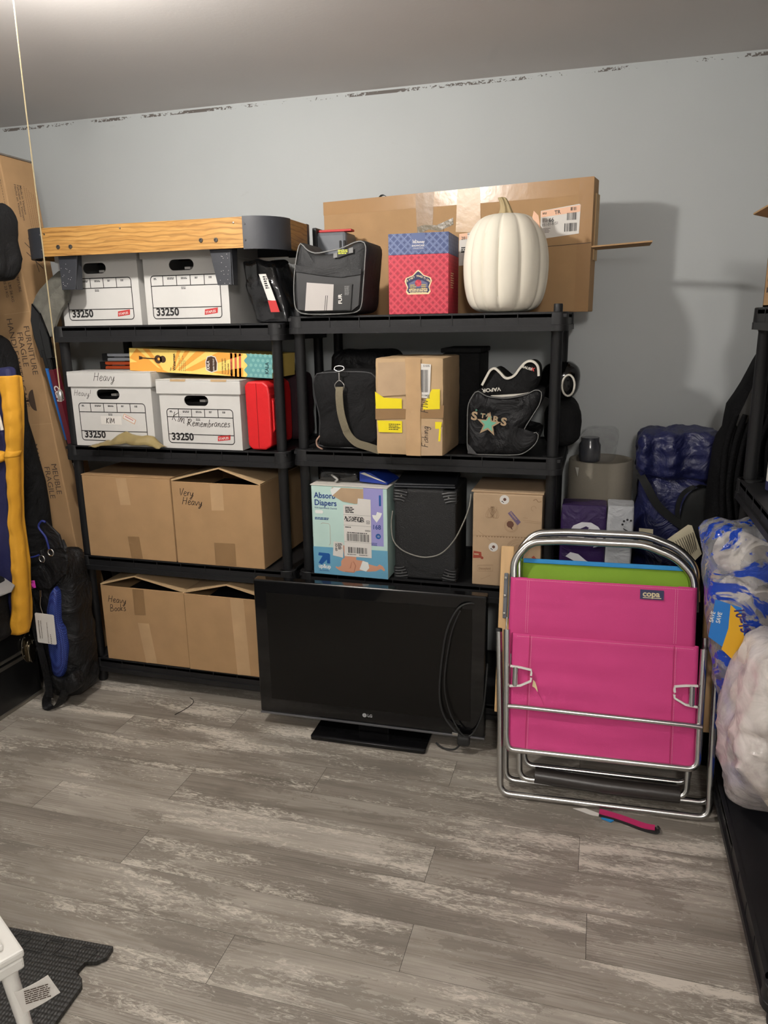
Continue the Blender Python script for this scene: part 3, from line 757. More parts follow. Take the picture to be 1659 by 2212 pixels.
net(MESH, (.03, .03, .031), (.010, .010, .011), 300)
SHEEN = bpy.data.materials.new('glossy_leaflet_under_net'); SHEEN.use_nodes = True; net(SHEEN, (.45, .42, .40), (1.0, .97, .93), 240)  # lamp glint on the glossy paper is put into these bright colours
SHEEN.node_tree.nodes['Principled BSDF'].inputs['Roughness'].default_value = .2
SHEEN2 = bpy.data.materials.new('dark_leaflet_under_net'); SHEEN2.use_nodes = True; net(SHEEN2, (.02, .02, .02), (.11, .10, .095), 240)
r = thing('cooler_bag', 'black bag with a net front pocket and glint-painted leaflet beside the red patterned box', 'bag', (-.345, -.36, rt))
out = [(-.142, .035), (-.142, .10), (-.132, .17), (-.118, .222), (-.108, .226), (-.088, .206), (-.060, .196), (-.02, .200), (.03, .208), (.075, .224), (.100, .226), (.112, .21), (.108, .16), (.100, .08), (.094, .03), (.078, .008), (.02, .002), (-.07, .002), (-.118, .006), (-.135, .018)]
def bagtop(p): return Vector((p.x, p.y, p.z + .001 - .035 * max(0, min(1, p.z / .18 - .3)) * math.sin(min(1, max(0, (p.x + .11) / .2)) * PI) * (1 if p.y > -.1 else .35)))
body = S().mat(FABG).puff(out, -.125, .19, .02, .012, 72, .003, 12, 2, fn=bagtop).build('bag_body', r, smooth=60)
o2 = resample(catmull(out), 72); cx_ = sum(p[0] for p in o2) / 72; cz_ = sum(p[1] for p in o2) / 72
S().mat(PIPE).tube([(cx_ + (p[0] - cx_) * .975, -.1285, cz_ + (p[1] - cz_) * .975) for p in o2] + [(cx_ + (o2[0][0] - cx_) * .975, -.1285, cz_ + (o2[0][1] - cz_) * .975)], .0024, 6).build('piping', r, smooth=60)
S().mat(MESH).prism([(-.124, .02), (-.06, .012), (.06, .013), (.084, .03), (.094, .125), (.03, .118), (-.03, .124), (-.125, .140)], (0, -.139, 0), (1, 0, 0), (0, 0, 1), (0, .004, 0)).build('net_pocket', r)
S().mat(FABG).prism([(-.126, .138), (-.03, .122), (.03, .116), (.095, .123), (.098, .141), (.03, .134), (-.03, .142), (-.127, .160)], (0, -.142, 0), (1, 0, 0), (0, 0, 1), (0, .006, 0)).build('pocket_hem', r, bevel=.0015)
D_ = Decal((0, -.1435, 0)); D_.poly([(-.098, .016), (-.002, .016), (.004, .096), (-.088, .104)], SHEEN); D_.poly([(-.002, .016), (.058, .016), (.066, .098), (.004, .096)], SHEEN2)
D_.layer(1).text('FUR', .030, .035, .017, PAPER, .02, rot=PI / 2); D_.fine(.04, .09, .018, 10, .0018, PIPE, seed=3)
D_.line([(-.030, .016), (-.024, .062), (-.018, .062), (-.024, .016)], .0018, INK); D_.build('leaflet', r)
D_ = Decal((0, -.1385, 0)); D_.poly([(.016, .176), (.066, .190), (.066, .206), (.016, .190)], INK)
D_.layer(1).poly([(.004, .176), (.017, .178), (.017, .192), (.004, .190)], PIPE); D_.poly([(.056, .188), (.070, .190), (.070, .206), (.056, .204)], PIPE)
D_.layer(2).fine(.02, .200, .034, 3, .003, mat('lime_print', s2l(190, 195, 60), .6), seed=8); D_.build('badge', r)

# red and blue patterned gift box
def pattern(name, base, dark, lite, scale):
    m = bpy.data.materials.new(name); m.use_nodes = True; t = m.node_tree; b = t.nodes['Principled BSDF']; b.inputs['Roughness'].default_value = .55
    tc = t.nodes.new('ShaderNodeTexCoord').outputs['Object']; sx = t.nodes.new('ShaderNodeSeparateXYZ'); t.links.new(tc, sx.inputs[0])
    x = math_n(t, 'ADD', sx.outputs[0], sx.outputs[1]); z = sx.outputs[2]
    a = math_n(t, 'FRACT', math_n(t, 'MULTIPLY', math_n(t, 'ADD', x, z), scale)); c = math_n(t, 'FRACT', math_n(t, 'MULTIPLY', math_n(t, 'SUBTRACT', x, z), scale))
    ab = math_n(t, 'ABSOLUTE', math_n(t, 'SUBTRACT', a, .5)); cb = math_n(t, 'ABSOLUTE', math_n(t, 'SUBTRACT', c, .5))
    mx = math_n(t, 'MAXIMUM', ab, cb); mn = math_n(t, 'MINIMUM', ab, cb)
    col = mixc(t, math_n(t, 'GREATER_THAN', mx, .43), base, lite)
    col = mixc(t, math_n(t, 'LESS_THAN', mx, .19), col, dark)
    col = mixc(t, math_n(t, 'MULTIPLY', math_n(t, 'LESS_THAN', mn, .04), math_n(t, 'LESS_THAN', mx, .26)), col, base)
    # checker of solid lozenges
    fa = math_n(t, 'FLOOR', math_n(t, 'MULTIPLY', math_n(t, 'ADD', x, z), scale)); fc = math_n(t, 'FLOOR', math_n(t, 'MULTIPLY', math_n(t, 'SUBTRACT', x, z), scale))
    ck = math_n(t, 'GREATER_THAN', math_n(t, 'MODULO', math_n(t, 'ABSOLUTE', fa), 2.0), .5)
    dot = math_n(t, 'MULTIPLY', ck, math_n(t, 'MULTIPLY', math_n(t, 'LESS_THAN', mx, .34), math_n(t, 'GREATER_THAN', mx, .27)))
    col = mixc(t, dot, col, lite)
    t.links.new(col, b.inputs['Base Color']); return m
REDPAT = pattern('red_lozenge_paper', s2l(178, 38, 60), s2l(112, 32, 46), s2l(200, 72, 84), 44)
BLUPAT = pattern('blue_lozenge_paper', s2l(68, 82, 124), s2l(42, 52, 92), s2l(112, 124, 158), 44)
r = thing('gift_box', 'red and blue lozenge-patterned cardboard box left of the white pumpkin', 'box', (-.0735, -.375, rt), .015)
w, d, h = .192, .185, .243
S().mat(REDPAT).box(-w / 2, w / 2, -d / 2, d / 2, 0, h * .74).build('box_body', r, bevel=.001)
S().mat(BLUPAT).box(-w / 2, w / 2, -d / 2, d / 2, h * .74, h).build('box_lid', r, bevel=.001)
CREAM = mat('cream_print', s2l(225, 205, 160), .6); NAVY = mat('navy_print', s2l(40, 42, 80), .6); GOLDP = mat('ochre_print', s2l(170, 150, 90), .6)
D_ = Decal((0, -d / 2, 0)); D_.poly([(-.022, h - .052), (.022, h - .052), (.022, h), (-.022, h)], mat('blue_tab', s2l(80, 94, 134), .5))
D_.layer(1).hand("W", -.018, h - .030, .012, PAPER, .0012); D_.text('Disney', -.010, h - .030, .011, PAPER, .02)
D_.text('SHOWCASE', 0, h - .040, .0075, PAPER, .02, align='c'); D_.text('COLLECTION', 0, h - .047, .0055, PAPER, .0, align='c')
D_.build('brand_tab', r); D_ = Decal((0, -d / 2, 0))
pl = [(-.040, .068), (-.034, .060), (.034, .060), (.040, .068), (.036, .080), (.044, .100), (.040, .110), (.018, .118), (.006, .130), (0, .134), (-.006, .130), (-.018, .118), (-.040, .110), (-.044, .100), (-.036, .080)]
D_.layer(0).poly(pl, CREAM)
D_.layer(1).poly([(x * .91, .0965 + (y - .0965) * .88) for x, y in pl], NAVY)
D_.layer(2).poly([(-.030, .080), (.030, .080), (.030, .094), (.012, .102), (-.012, .102), (-.030, .094)], mat('slate_print', s2l(96, 98, 128), .6))
D_.layer(3).disc(0, .094, .0105, REDPAT, 16)
for i, ch in enumerate('DISNEY TRADITIONS'):
    a = (i - 8) / 8; D_.text(ch, a * .036 - .0018, .110 - abs(a) ** 1.4 * .016 + .003, .0078, CREAM, .02, rot=-a * .55)
D_.fine(-.026, .090, .020, 3, .0035, GOLDP, seed=2); D_.fine(.010, .090, .020, 3, .0035, GOLDP, seed=5)
D_.fine(-.030, .077, .062, 2, .003, CREAM, seed=6, jag=.05); D_.fine(-.026, .067, .054, 1, .002, CREAM, seed=7, jag=.05)
D_.build('printed_emblem', r)
D_ = Decal((w / 2, 0, 0), (0, 1, 0)); D_.fine(-.055, .125, .06, 7, .003, CREAM, seed=4, gap=1.4); D_.build('side_print', r)

# white pumpkin
PUMP = mat('matte_cream_ceramic', s2l(224, 217, 201), .75, bump=.15, bscale=60, var=.02)
r = thing('pumpkin', 'tall white decorative pumpkin with a tan stem on top of the middle shelving unit', 'pumpkin', (.190, -.395, rt), .4)
def ribs(a, z):
    k = 13; ph = (a + .25 * math.sin(3 * a + 1) * .35) * k / (2 * PI); f = abs(math.sin(PI * ph))
    return .925 + .085 * f ** .42
pr_ = [(0, .004), (.045, .001), (.075, .003), (.100, .014), (.116, .036), (.126, .070), (.131, .110), (.132, .150), (.129, .185), (.121, .220), (.107, .250), (.088, .273), (.064, .287), (.040, .291), (.022, .286), (0, .282)]
pr2 = catmull([Vector(p) for p in pr_], 4, False)
S().mat(PUMP).lathe([(max(0, p[0]), max(0, p[1])) for p in pr2], (0, 0, 0), 156, ribs).build('body', r, smooth=80)
STEM = mat('tan_stem', s2l(168, 150, 112), .7, bump=.4, bscale=50, var=.12)
s = S().mat(STEM)
pts = [(0, 0, .280), (-.001, 0, .298), (-.003, 0, .315), (-.010, .004, .335), (-.016, .006, .343)]; rr = [.030, .019, .014, .012, .013]
for i in range(len(pts) - 1): pass
bmv = []
for (x, y, z), q in zip(pts, rr):
    bmv.append([s.bm.verts.new((x + q * (1 + .16 * math.cos(6 * a)) * math.cos(a), y + q * (1 + .16 * math.cos(6 * a)) * math.sin(a), z)) for a in [2 * PI * k / 36 for k in range(36)]])
fs = [s.bm.faces.new((A[k], A[(k + 1) % 36], B[(k + 1) % 36], B[k])) for A, B in zip(bmv, bmv[1:]) for k in range(36)] + [s.bm.faces.new(bmv[-1])]
s._tag(fs); s.build('stem', r, smooth=60, subsurf=1)
r2_ = S().mat(PEACH).prism([(0, 0), (.045, -.062), (.048, -.060), (.02, .012), (.0, .02)], (.075, -.0, .272), (.93, -.37, 0), (0, 0, 1), (.0008, .0008, 0)).build('price_tag', r, label=None) if False else None
S().mat(PEACH).prism([(0, 0), (.030, -.078), (.034, -.078), (.018, .004), (.004, .018)], (.062, -.063, .276), (.92, -.39, 0), (.0, 0, 1), (.0008, .001, 0)).build('price_tag', r)

# big flat carton leaning behind
def leaning_carton():
    ang = math.atan2(-.18, .96)
    L, H_, T = .978, .405, .075
    x0, y0 = -.517, -.095
    c = (x0 + L / 2 * math.cos(ang), y0 + L / 2 * math.sin(ang))
    r = thing('carton', 'large flat brown carton with shipping labels standing behind the white pumpkin', 'box', (c[0], c[1], rt), ang)
    r.location.y += 0
    S().mat(CARD).box(-L / 2, L / 2, 0, T, 0, H_).build('carton_body', r, bevel=.003)
    S().mat(CARDE).box(L / 2 + .0005, L / 2 + .004, .03, T + .004, .16, H_ - .045).build('loose_side_flap', r)
    S().mat(CARD).prism([(0, 0), (.185, .0), (.170, .055), (0, .05)], (L / 2 + .001, .0, .196), (1, -.05, .028), (0, 1, -.10), (0, 0, .0045)).build('open_end_flap', r)
    D_ = Decal((-L / 2, 0, 0))
    D_.poly([(.0, H_ - .045), (L, H_ - .052), (L, H_), (0, H_)], mat('packing_tape_wide', s2l(168, 132, 92), .25, bump=.3, bscale=30))
    D_.layer(.5).poly([(L - .045, 0), (L, 0), (L, H_), (L - .045, H_)], mat('packing_tape_edge', s2l(160, 124, 84), .3, bump=.5, bscale=30))
    D_.layer(1).poly([(.375, H_ - .11), (.435, H_ - .11), (.44, H_), (.37, H_)], TAPE); D_.poly([(.52, H_ - .135), (.61, H_ - .14), (.605, H_), (.525, H_)], TAPEL)
    D_.layer(2).poly([(.378, H_ - .135), (.42, H_ - .120), (.46, H_ - .128), (.512, H_ - .11), (.51, H_ - .088), (.45, H_ - .108), (.40, H_ - .104), (.376, H_ - .11)], mat('grey_tape', s2l(112, 100, 78), .3, bump=.8, bscale=40))
    D_.build('packing_tape', r)
    D_ = Decal((-L / 2, 0, 0), lift=.0014)
    D_.line([(L * .80, H_ * .505), (L, H_ * .52)], .0018, INKB); D_.line([(.51, H_ * .5), (L * .8, H_ * .505)], .0012, INKB); D_.line([(.472, .0), (.476, H_ - .12)], .0015, INKB)
    # white label right, code and number
    D_.build('fold_lines', r); D_ = Decal((-L / 2, 0, 0), lift=.0016)
    x, y = L - .165, H_ - .175; D_.layer(0)
    D_.poly([(x, y), (x + .125, y + .010), (x + .127, y + .095), (x + .122, y + .098), (x, y + .086)], PAPER)
    D_.layer(1).poly([(x + .0015, y + .066), (x + .126, y + .075), (x + .126, y + .095), (x + .0015, y + .085)], PEACH)
    D_.layer(2).text('TR', x + .045, y + .0725, .016, INK, .015, rot=.07); D_.text('66', x + .027, y + .050, .0175, INK, .015, rot=.07)
    D_.text('051-01-8151', x + .006, y + .0385, .0125, INK, .0, rot=.07, sx=.82)
    D_.bars(x + .084, y + .052, .032, .022, INK, 3, 14); D_.bars(x + .078, y + .018, .040, .025, INK, 5, 18); D_.bars(x + .096, y + .080, .02, .010, INK, 6, 8)
    D_.fine(x + .006, y + .080, .014, 2, .002, INKB, seed=1); D_.fine(x + .006, y + .062, .02, 3, .002, INKB, seed=2, gap=1.2); D_.fine(x + .006, y + .032, .03, 4, .0015, INKB, seed=3, gap=1.6)
    # middle label partly behind the pumpkin
    D_.build('shipping_label', r)
    D_ = Decal((-L / 2, 0, 0), lift=.0014)
    x, y = .533, H_ - .245; D_.layer(0)
    D_.poly([(x, y), (x + .12, y + .006), (x + .12, y + .112), (x, y + .103)], PAPER); D_.layer(1).poly([(x, y + .083), (x + .03, y + .086), (x + .03, y + .105), (x, y + .103)], PEACH)
    D_.layer(2).text('281', x + .008, y + .084, .014, INK, .01); D_.bars(x + .036, y + .075, .06, .020, INK, 8, 22); D_.text('COMPLETE', x + .052, y + .101, .0085, INK, .01); D_.rect(x + .03, y + .1, x + .11, y + .1015, INK)
    D_.fine(x + .008, y + .06, .03, 3, .004, INK, seed=8)
    # label left
    D_.build('shipping_label', r); D_ = Decal((-L / 2, 0, 0), lift=.0014)
    x, y = .027, .02; D_.layer(0).poly([(x, y), (x + .093, y), (x + .093, y + .225), (x, y + .220)], PAPER)
    D_.layer(1).text('DPCI: 051-01-8151', x + .012, y + .206, .0075, INKB); D_.bars(x + .018, y + .13, .06, .066, INK, 11, 20)
    D_.build('barcode_label', r)
    return r
leaning_carton()
r = thing('carry_strap', 'small black strap loop poking up behind the large flat carton', 'strap', (-.307, -.035, rt + .40))
S().mat(FABB2).ribbon(smoothpath([(-.012, 0, -.06), (-.014, 0, 0), (-.010, 0, .022), (.006, 0, .026), (.018, 0, .008), (.022, 0, -.06)]), (0, 1, 0), .018, .002).build('strap_loop', r)

# ================================================================ LEFT UNIT, SECOND SHELF EXTRAS
lidz = z2 + .272
def folding_stand(label, x, y, z, rz, col, L=.20):
    r = thing('folding_stand', label, 'stand', (x, y, z), rz, 'slim folding stands on the Heavy file box')
    for k in (0, 1):
        S().mat(col).box(.018, L, -.012, .012, .001 + k * .0155, .0125 + k * .0155).build('arm', r, bevel=.002)
    S().mat(BLACKP).prism([(-.004, .0005), (-.004, .028), (.012, .028), (.022, .018), (.034, .0165), (.034, .0125), (.022, .011), (.012, .0005)], (0, -.013, 0), (1, 0, 0), (0, 0, 1), (0, .026, 0)).build('hinge', r, bevel=.002)
    S().mat(BLACKP).box(L - .04, L, -.0128, .0128, .0, .029).build('foot', r, bevel=.002)
    return r
folding_stand('folded stand with orange arms lying on the file box marked Heavy', -1.335, -.36, lidz + .001, .02, mat('orange_plastic', s2l(214, 88, 36), .45))
folding_stand('folded stand with silver arms lying on top of the orange one', -1.322, -.36, lidz + .0315, .0, mat('silver_plastic', s2l(168, 172, 180), .4, .2))

# ukulele box
YEL = mat('yellow_print', s2l(238, 206, 110), .6); ORG = mat('orange_print', s2l(228, 160, 66), .6); TEAL = mat('teal_print', s2l(92, 150, 150), .6); TEAL2 = mat('light_teal_print', s2l(120, 172, 168), .6); CRM = mat('cream_card', s2l(240, 226, 170), .6); BRN = mat('dark_brown_print', s2l(62, 40, 24), .6); RDO = mat('brick_print', s2l(200, 92, 66), .6)
L_, H_, Dp = .562, .080, .20
r = thing('ukulele_box', 'yellow and teal ukulele box lying across the two lower file boxes', 'box', (-.880, -.385, 1.3), (0, math.radians(2.7), 0))
r.location = (-.872, -.352, lidz + .040 - .011)
S().mat(YEL).box(-L_ / 2, L_ / 2, -Dp / 2, Dp / 2, -H_ / 2, H_ / 2).build('box_body', r, bevel=.0008)
D_ = Decal((-L_ / 2, -Dp / 2, -H_ / 2)); Wd, Hh = L_ - .0, H_
cxr, cyr = .16, -.02                     # sunburst stripes
for a0, a1 in ((0, 10), (18, 27), (34, 42), (49, 56), (63, 70), (128, 136), (142, 158)):
    P_ = []
    def hit(a):
        c, s_ = math.cos(math.radians(a)), math.sin(math.radians(a)); t = 1e9
        if c > 1e-6: t = min(t, (.46 - cxr) / c)
        if c < -1e-6: t = min(t, (0 - cxr) / c)
        if s_ > 1e-6: t = min(t, (Hh - cyr) / s_)
        return (cxr + c * t, max(0, cyr + s_ * t))
    def base(a):
        c, s_ = math.cos(math.radians(a)), math.sin(math.radians(a)); t = .03 / s_ if s_ > .12 else .25
        return (cxr + c * t, max(0.0, cyr + s_ * t))
    b0, b1, h0, h1 = base(a0), base(a1), hit(a0), hit(a1)
    if h1[1] > .001 or h0[1] > .001: D_.poly([b0, h0, h1, b1], ORG)
D_.layer(.5).poly([(0, 0), (.16, 0), (.06, .035), (0, .028)], ORG)
# ukulele silhouette
D_.layer(1).disc(.118, .045, .015, BRN, 20); D_.disc(.137, .046, .0125, BRN, 20); D_.layer(2).disc(.121, .046, .005, ORG, 14); D_.layer(1).line([(.052, .047), (.11, .046)], .004, BRN); D_.poly([(.04, .040), (.054, .043), (.054, .051), (.04, .054)], BRN)
D_.text('Waterman', .187, .008, .0155, BRN, .03, rot=PI / 2, sx=.88); D_.text('The', .170, .006, .008, BRN, .01, rot=PI / 2)
for i in range(4): D_.layer(1); [D_.rect(.202 + i * .0075, .008 + k * .008, .2035 + i * .0075, .008 + k * .008 + .0062, INKB) for k in range(7 - i % 2 * 2)]
sh = [(.308, .016), (.330, .008), (.352, .016), (.354, .045), (.346, .064), (.330, .068), (.314, .064), (.306, .045)]
D_.layer(1).poly(sh, PAPER); D_.layer(2).poly([(.330 + (x - .33) * .88, .039 + (y - .039) * .9) for x, y in sh], BRN)
D_.layer(3).text('KALA', .322, .019, .015, PAPER, .03, rot=PI / 2, sx=.8); D_.text('LEARN TO PLAY', .341, .013, .0078, PAPER, .02, rot=PI / 2, sx=.78)
for i in range(4): D_.layer(1).text(('EVERYTHING YOU NEED', 'TO LEARN, PLAY, ENJOY!', 'Waterman Ukulele', 'Tote bag & quick start')[i], .375 + i * .011, .006, .0078, BRN, .01, rot=PI / 2, sx=.62)
for i in range(3): D_.layer(0).rect(.403 + i * .0165, 0, .411 + i * .0165, Hh, RDO)
wv = [(L_, 0), (L_, Hh)]; N = 26
edge = [(.462 + .006 * math.sin(i / N * PI * 5), Hh * (1 - i / N)) for i in range(N + 1)]
D_.layer(1).poly([(.452, 0), (.452, Hh)] + [(x + .006, y) for x, y in edge], YEL)
D_.layer(2).poly([(L_, 0), (L_, Hh)] + edge, TEAL)
for i in range(5):
    for k in range(5):
        D_.layer(3).disc(.482 + i * .018 + (k % 2) * .009, .008 + k * .017, .0058, TEAL2, 12)
D_.layer(4).text('KALA', .548, .014, .018, mat('dark_teal', s2l(30, 62, 66), .6), .03, rot=PI / 2, sx=.9)
D_.build('printed_artwork', r)

# red hard case
REDC = mat('red_hard_plastic', s2l(206, 34, 38), .38, bump=.15, bscale=300, spec=.4)
r = thing('tool_case', 'red hard plastic case standing on end right of the crumpled file box', 'case', (-.638, -.40, z2 + .003), .0)
o = [(-.045, .016), (-.030, .0), (.020, .0), (.042, .014), (.045, .05), (.045, .19), (.040, .222), (.022, .236), (-.036, .236), (-.048, .222)]
S().mat(REDC).prism(o, (0, -.085, 0), (1, 0, 0), (0, 0, 1), (0, .19, 0)).build('case_body', r, bevel=.006)
S().mat(REDC).prism([(.047, .060), (.054, .070), (.054, .168), (.047, .180)], (0, -.075, 0), (1, 0, 0), (0, 0, 1), (0, .02, 0)).build('handle', r, bevel=.003)
S().mat(mat('red_seam', s2l(120, 18, 22), .5)).box(-.004, -.0032, -.0868, -.0855, .006, .231).build('seam', r)

# maroon bag behind the red case
r = thing('fabric_bag', 'dark maroon fabric bag in shadow behind the red case', 'bag', (-.622, -.165, z2))
S().mat(mat('maroon_fabric', (.03, .006, .012), .8, bump=.4, bscale=300)).soft(-.07, .045, -.08, .08, 0, .25, .035, 10, .012, 9, 5).build('bag_body', r, smooth=60)

# olive crumpled bag lying at the shelf edge
OLV = mat('olive_plastic_film', s2l(140, 124, 84), .28, bump=.9, bscale=30, var=.15)
r = thing('plastic_bag', 'crumpled olive plastic bag on the shelf edge in front of the file boxes', 'bag', (-1.16, -.520, z2))
s = S().mat(OLV); nx, ny = 44, 9; g = []
for i in range(nx + 1):
    row = []; u_ = i / nx; hh = .004 + .048 * math.sin(PI * min(1, max(0, (u_ - .10) / .95))) ** .8 + .006 * math.sin(u_ * 17)
    for j in range(ny + 1):
        v_ = j / ny; x = -.145 + .30 * u_; y = -.016 + .050 * v_
        z = hh * math.sin(PI * (v_ * .88 + .06)) ** .7 + noise.noise(Vector((x * 40, y * 60, 3))) * .006
        row.append(s.bm.verts.new((x, y - .004 * math.sin(u_ * 21), max(.001, z))))
    g.append(row)
s._tag([s.bm.faces.new((g[i][j], g[i + 1][j], g[i + 1][j + 1], g[i][j + 1])) for i in range(nx) for j in range(ny)])
o = s.build('bag_film', r, smooth=40); md = o.modifiers.new('th', 'SOLIDIFY'); md.thickness = .001

# ================================================================ MIDDLE UNIT, SECOND SHELF
r = thing('duffel_bag', 'black duffel bag on the second shelf with a hanging olive shoulder strap', 'bag', (-.322, -.32, r2))
S().mat(FABB).puff([(-.095, .005), (-.108, .03), (-.108, .06), (-.104, .11), (-.116, .17), (-.124, .215), (-.118, .245), (-.095, .262), (-.03, .268), (.05, .266), (.095, .255), (.11, .22), (.115, .05), (.10, .008), (.0, .001)], -.135, .26, .03, .014, 64, .007, 10, 4).build('bag_body', r, smooth=60)
S().mat(FABB2).soft(-.11, .11, .0, .22, .10, .325, .03, 10, .008, 9, 6).build('back_pocket', r, smooth=60)
o2 = resample(catmull([(-.095, .008), (-.107, .03), (-.104, .11), (-.122, .20), (-.116, .243), (-.09, .258), (.05, .262), (.093, .25), (.11, .20), (.112, .05), (.095, .010)]), 48)
S().mat(mat('dark_piping', (.04, .04, .042), .5)).tube([(p[0], -.128, p[1]) for p in o2] + [(o2[0][0], -.128, o2[0][1])], .0035, 6).build('piping', r, smooth=60)
st = S().mat(mat('olive_webbing', s2l(112, 104, 84), .8, bump=.8, bscale=500))
st.ribbon(smoothpath([(-.018, -.160, .215), (-.017, -.168, .18), (-.012, -.170, .13), (.000, -.170, .085), (.012, -.166, .055), (.040, -.168, .030), (.080, -.168, .018), (.120, -.165, .006)]), [(1, 0, 0)] * 1 + [(1, 0, .1)] * 12 + [(.9, 0, .5)] * 8 + [(.2, 0, 1)] * 30, .026, .003)
st.build('shoulder_strap', r, smooth=40)
s = S().mat(CHROME).tube(smoothpath([(-.030, -.158, .204), (-.034, -.160, .222), (-.018, -.160, .236), (-.002, -.160, .222), (-.006, -.158, .204)]), .0019, 8)
s.tube([(-.018, -.160, .236), (-.018, -.160, .262)], .003, 8).tube(smoothpath([(-.036, -.158, .272), (-.020, -.160, .266), (-.002, -.158, .272), (-.006, -.155, .282), (-.030, -.155, .282), (-.036, -.158, .272)]), .0019, 8)
s.build('strap_hook', r, smooth=50)
s = S().mat(mat('tan_cord', s2l(150, 120, 104), .8)).tube(smoothpath([(-.104, -.132, .045), (-.114, -.14, .03), (-.112, -.142, .012), (-.100, -.145, .004), (-.090, -.15, .002)]), .003, 6); s.build('zip_pull', r, smooth=50)

# taped parcel
YTAPE = mat('yellow_tape', s2l(232, 212, 30), .45)
r = thing('taped_carton', 'battered carton with yellow and brown tape standing on the second shelf', 'carton', (-.0865, -.40, r2), -.03)
w, d, h = .226, .25, .312
S().mat(CARD3).soft(-w / 2, w / 2, -d / 2, d / 2, 0, h, .008, 16, .0035, 14, 9).build('carton_body', r, smooth=50)
D_ = Decal((-w / 2, -d / 2 - .0025, 0))
D_.poly([(.112, .0), (.142, .0), (.140, .10), (.150, .2), (.150, .305), (.108, .305), (.112, .2)], TAPEL)
D_.poly([(.0, .115), (w, .125), (w + .002, .165), (.112, .150), (.0, .160)], TAPE)
D_.layer(1).poly([(.010, .195), (.02, .190), (.112, .197), (.112, .300), (.012, .297)], CARD2)
D_.poly([(.128, .0), (w - .003, .004), (w - .003, .096), (.128, .100)], CARD2)
D_.layer(2).poly([(.002, .150), (.09, .152), (.09, .184), (.03, .186), (.0, .205)], YTAPE); D_.poly([(.010, .074), (.090, .074), (.090, .112), (.006, .112)], YTAPE)
D_.poly([(.16, .15), (.215, .153), (.215, .215), (.19, .215), (.172, .185), (.16, .165)], YTAPE); D_.poly([(.2, .09), (.218, .09), (.222, .112), (.2, .112)], YTAPE); D_.poly([(.210, .05), (.217, .05), (.219, .09), (.213, .09)], YTAPE)
D_.poly([(.138, .19), (.182, .185), (.186, .292), (.142, .295)], PAPER); D_.layer(3).bars(.142, .205, .036, .070, INK, 5, 22)
D_.text('5031518403', .144, .192, .0085, INK, .01, sx=.85); D_.text('50315', .182, .290, .0085, INK, .01, rot=PI)
D_.fine(.045, .102, .042, 4, .0025, INK, seed=4, gap=1.2)
D_.hand('FIW', .176, .140, .024, PEN, .0018, rot=PI / 2); D_.hand('FN', .152, .025, .024, PEN, .0018, rot=PI / 2); D_.hand('Fishing', .176, .030, .021, PEN, .0018, rot=PI / 2)
D_.build('tape_and_labels', r)
S().mat(TAPEL).soft(-.01, .04, -d / 2 - .006, -d / 2 - .002, .0, h, .003, 10, .004, 30, 3).build('crinkled_tape', r, smooth=30)

# black storage box behind
r = thing('storage_box', 'plain black box in shadow between the taped carton and the star-printed bag', 'box', (.035, -.150, r2))
S().mat(FABB).box(-.07, .06, -.12, .10, 0, .315).build('box_body', r, bevel=.006); S().mat(FABB).box(-.075, .065, -.125, .105, .316, .332).build('lid', r, bevel=.004)

# star-printed skate bag
STARG = mat('mint_print', s2l(104, 168, 142), .6); START = mat('bronze_print', s2l(158, 134, 104), .6)
r = thing('skate_bag', 'black nylon skate bag printed with STARS and a green star', 'bag', (.215, -.36, r2), .0)
out = [(-.124, .02), (-.126, .10), (-.124, .16), (-.110, .192), (-.098, .206), (-.088, .205), (-.06, .190), (.0, .186), (.06, .198), (.088, .212), (.108, .205), (.104, .17), (.085, .135), (.062, .095), (.055, .072), (.075, .072), (.098, .078), (.103, .062), (.092, .038), (.062, .012), (.03, .003), (-.06, .001), (-.110, .003)]
S().mat(FABB2).puff(out, -.115, .21, .02, .010, 84, .006, 11, 8).build('bag_body', r, smooth=60)
o2 = resample(catmull(out), 84); cx_ = sum(p[0] for p in o2) / 84; cz_ = sum(p[1] for p in o2) / 84
pp = [(cx_ + (p[0] - cx_) * .985, -.1175, cz_ + (p[1] - cz_) * .985) for p in o2]
S().mat(PIPE).tube(pp + [pp[0]], .0016, 6).build('piping', r, smooth=60)
def on_bag(pts): return pts
D_ = Decal((-.124, -.137, .0), (1, 0, 0), (0, .02, 1)); 
def star(cx, cy, R_, r_, rot, flatx=1): return [(cx + (R_ if i % 2 == 0 else r_) * math.sin(rot + i * PI / 5) * flatx, cy + (R_ if i % 2 == 0 else r_) * math.cos(rot + i * PI / 5)) for i in range(10)]
D_.poly(star(.070, .103, .040, .0165, .12), START); D_.layer(1).poly(star(.070, .104, .027, .0115, .12), STARG)
D_.layer(2); z_ = (('S', .014, .118, .036), ('T', .044, .124, .020), ('A', .062, .128, .016), ('R', .083, .112, .026), ('S', .108, .102, .034))
for ch, x, y, q in z_:
    if q: D_.text(ch, x, y, q, START, .04, rot=-.12, sx=1.15)
for i, ch in enumerate('DALLAS'): D_.text(ch, .028 + i * .0165, .139 - i * .0048 + (0.006 if i == 0 else 0), .0075, STARG, .03, rot=-.1)
D_.build('printed_star', r)
D_ = Decal((-.124, -.1285, .0)); D_.poly([(.004, .006), (.034, .006), (.005, .038)], mat('grey_vinyl', (.05, .05, .052), .4)); D_.build('corner_patch', r)

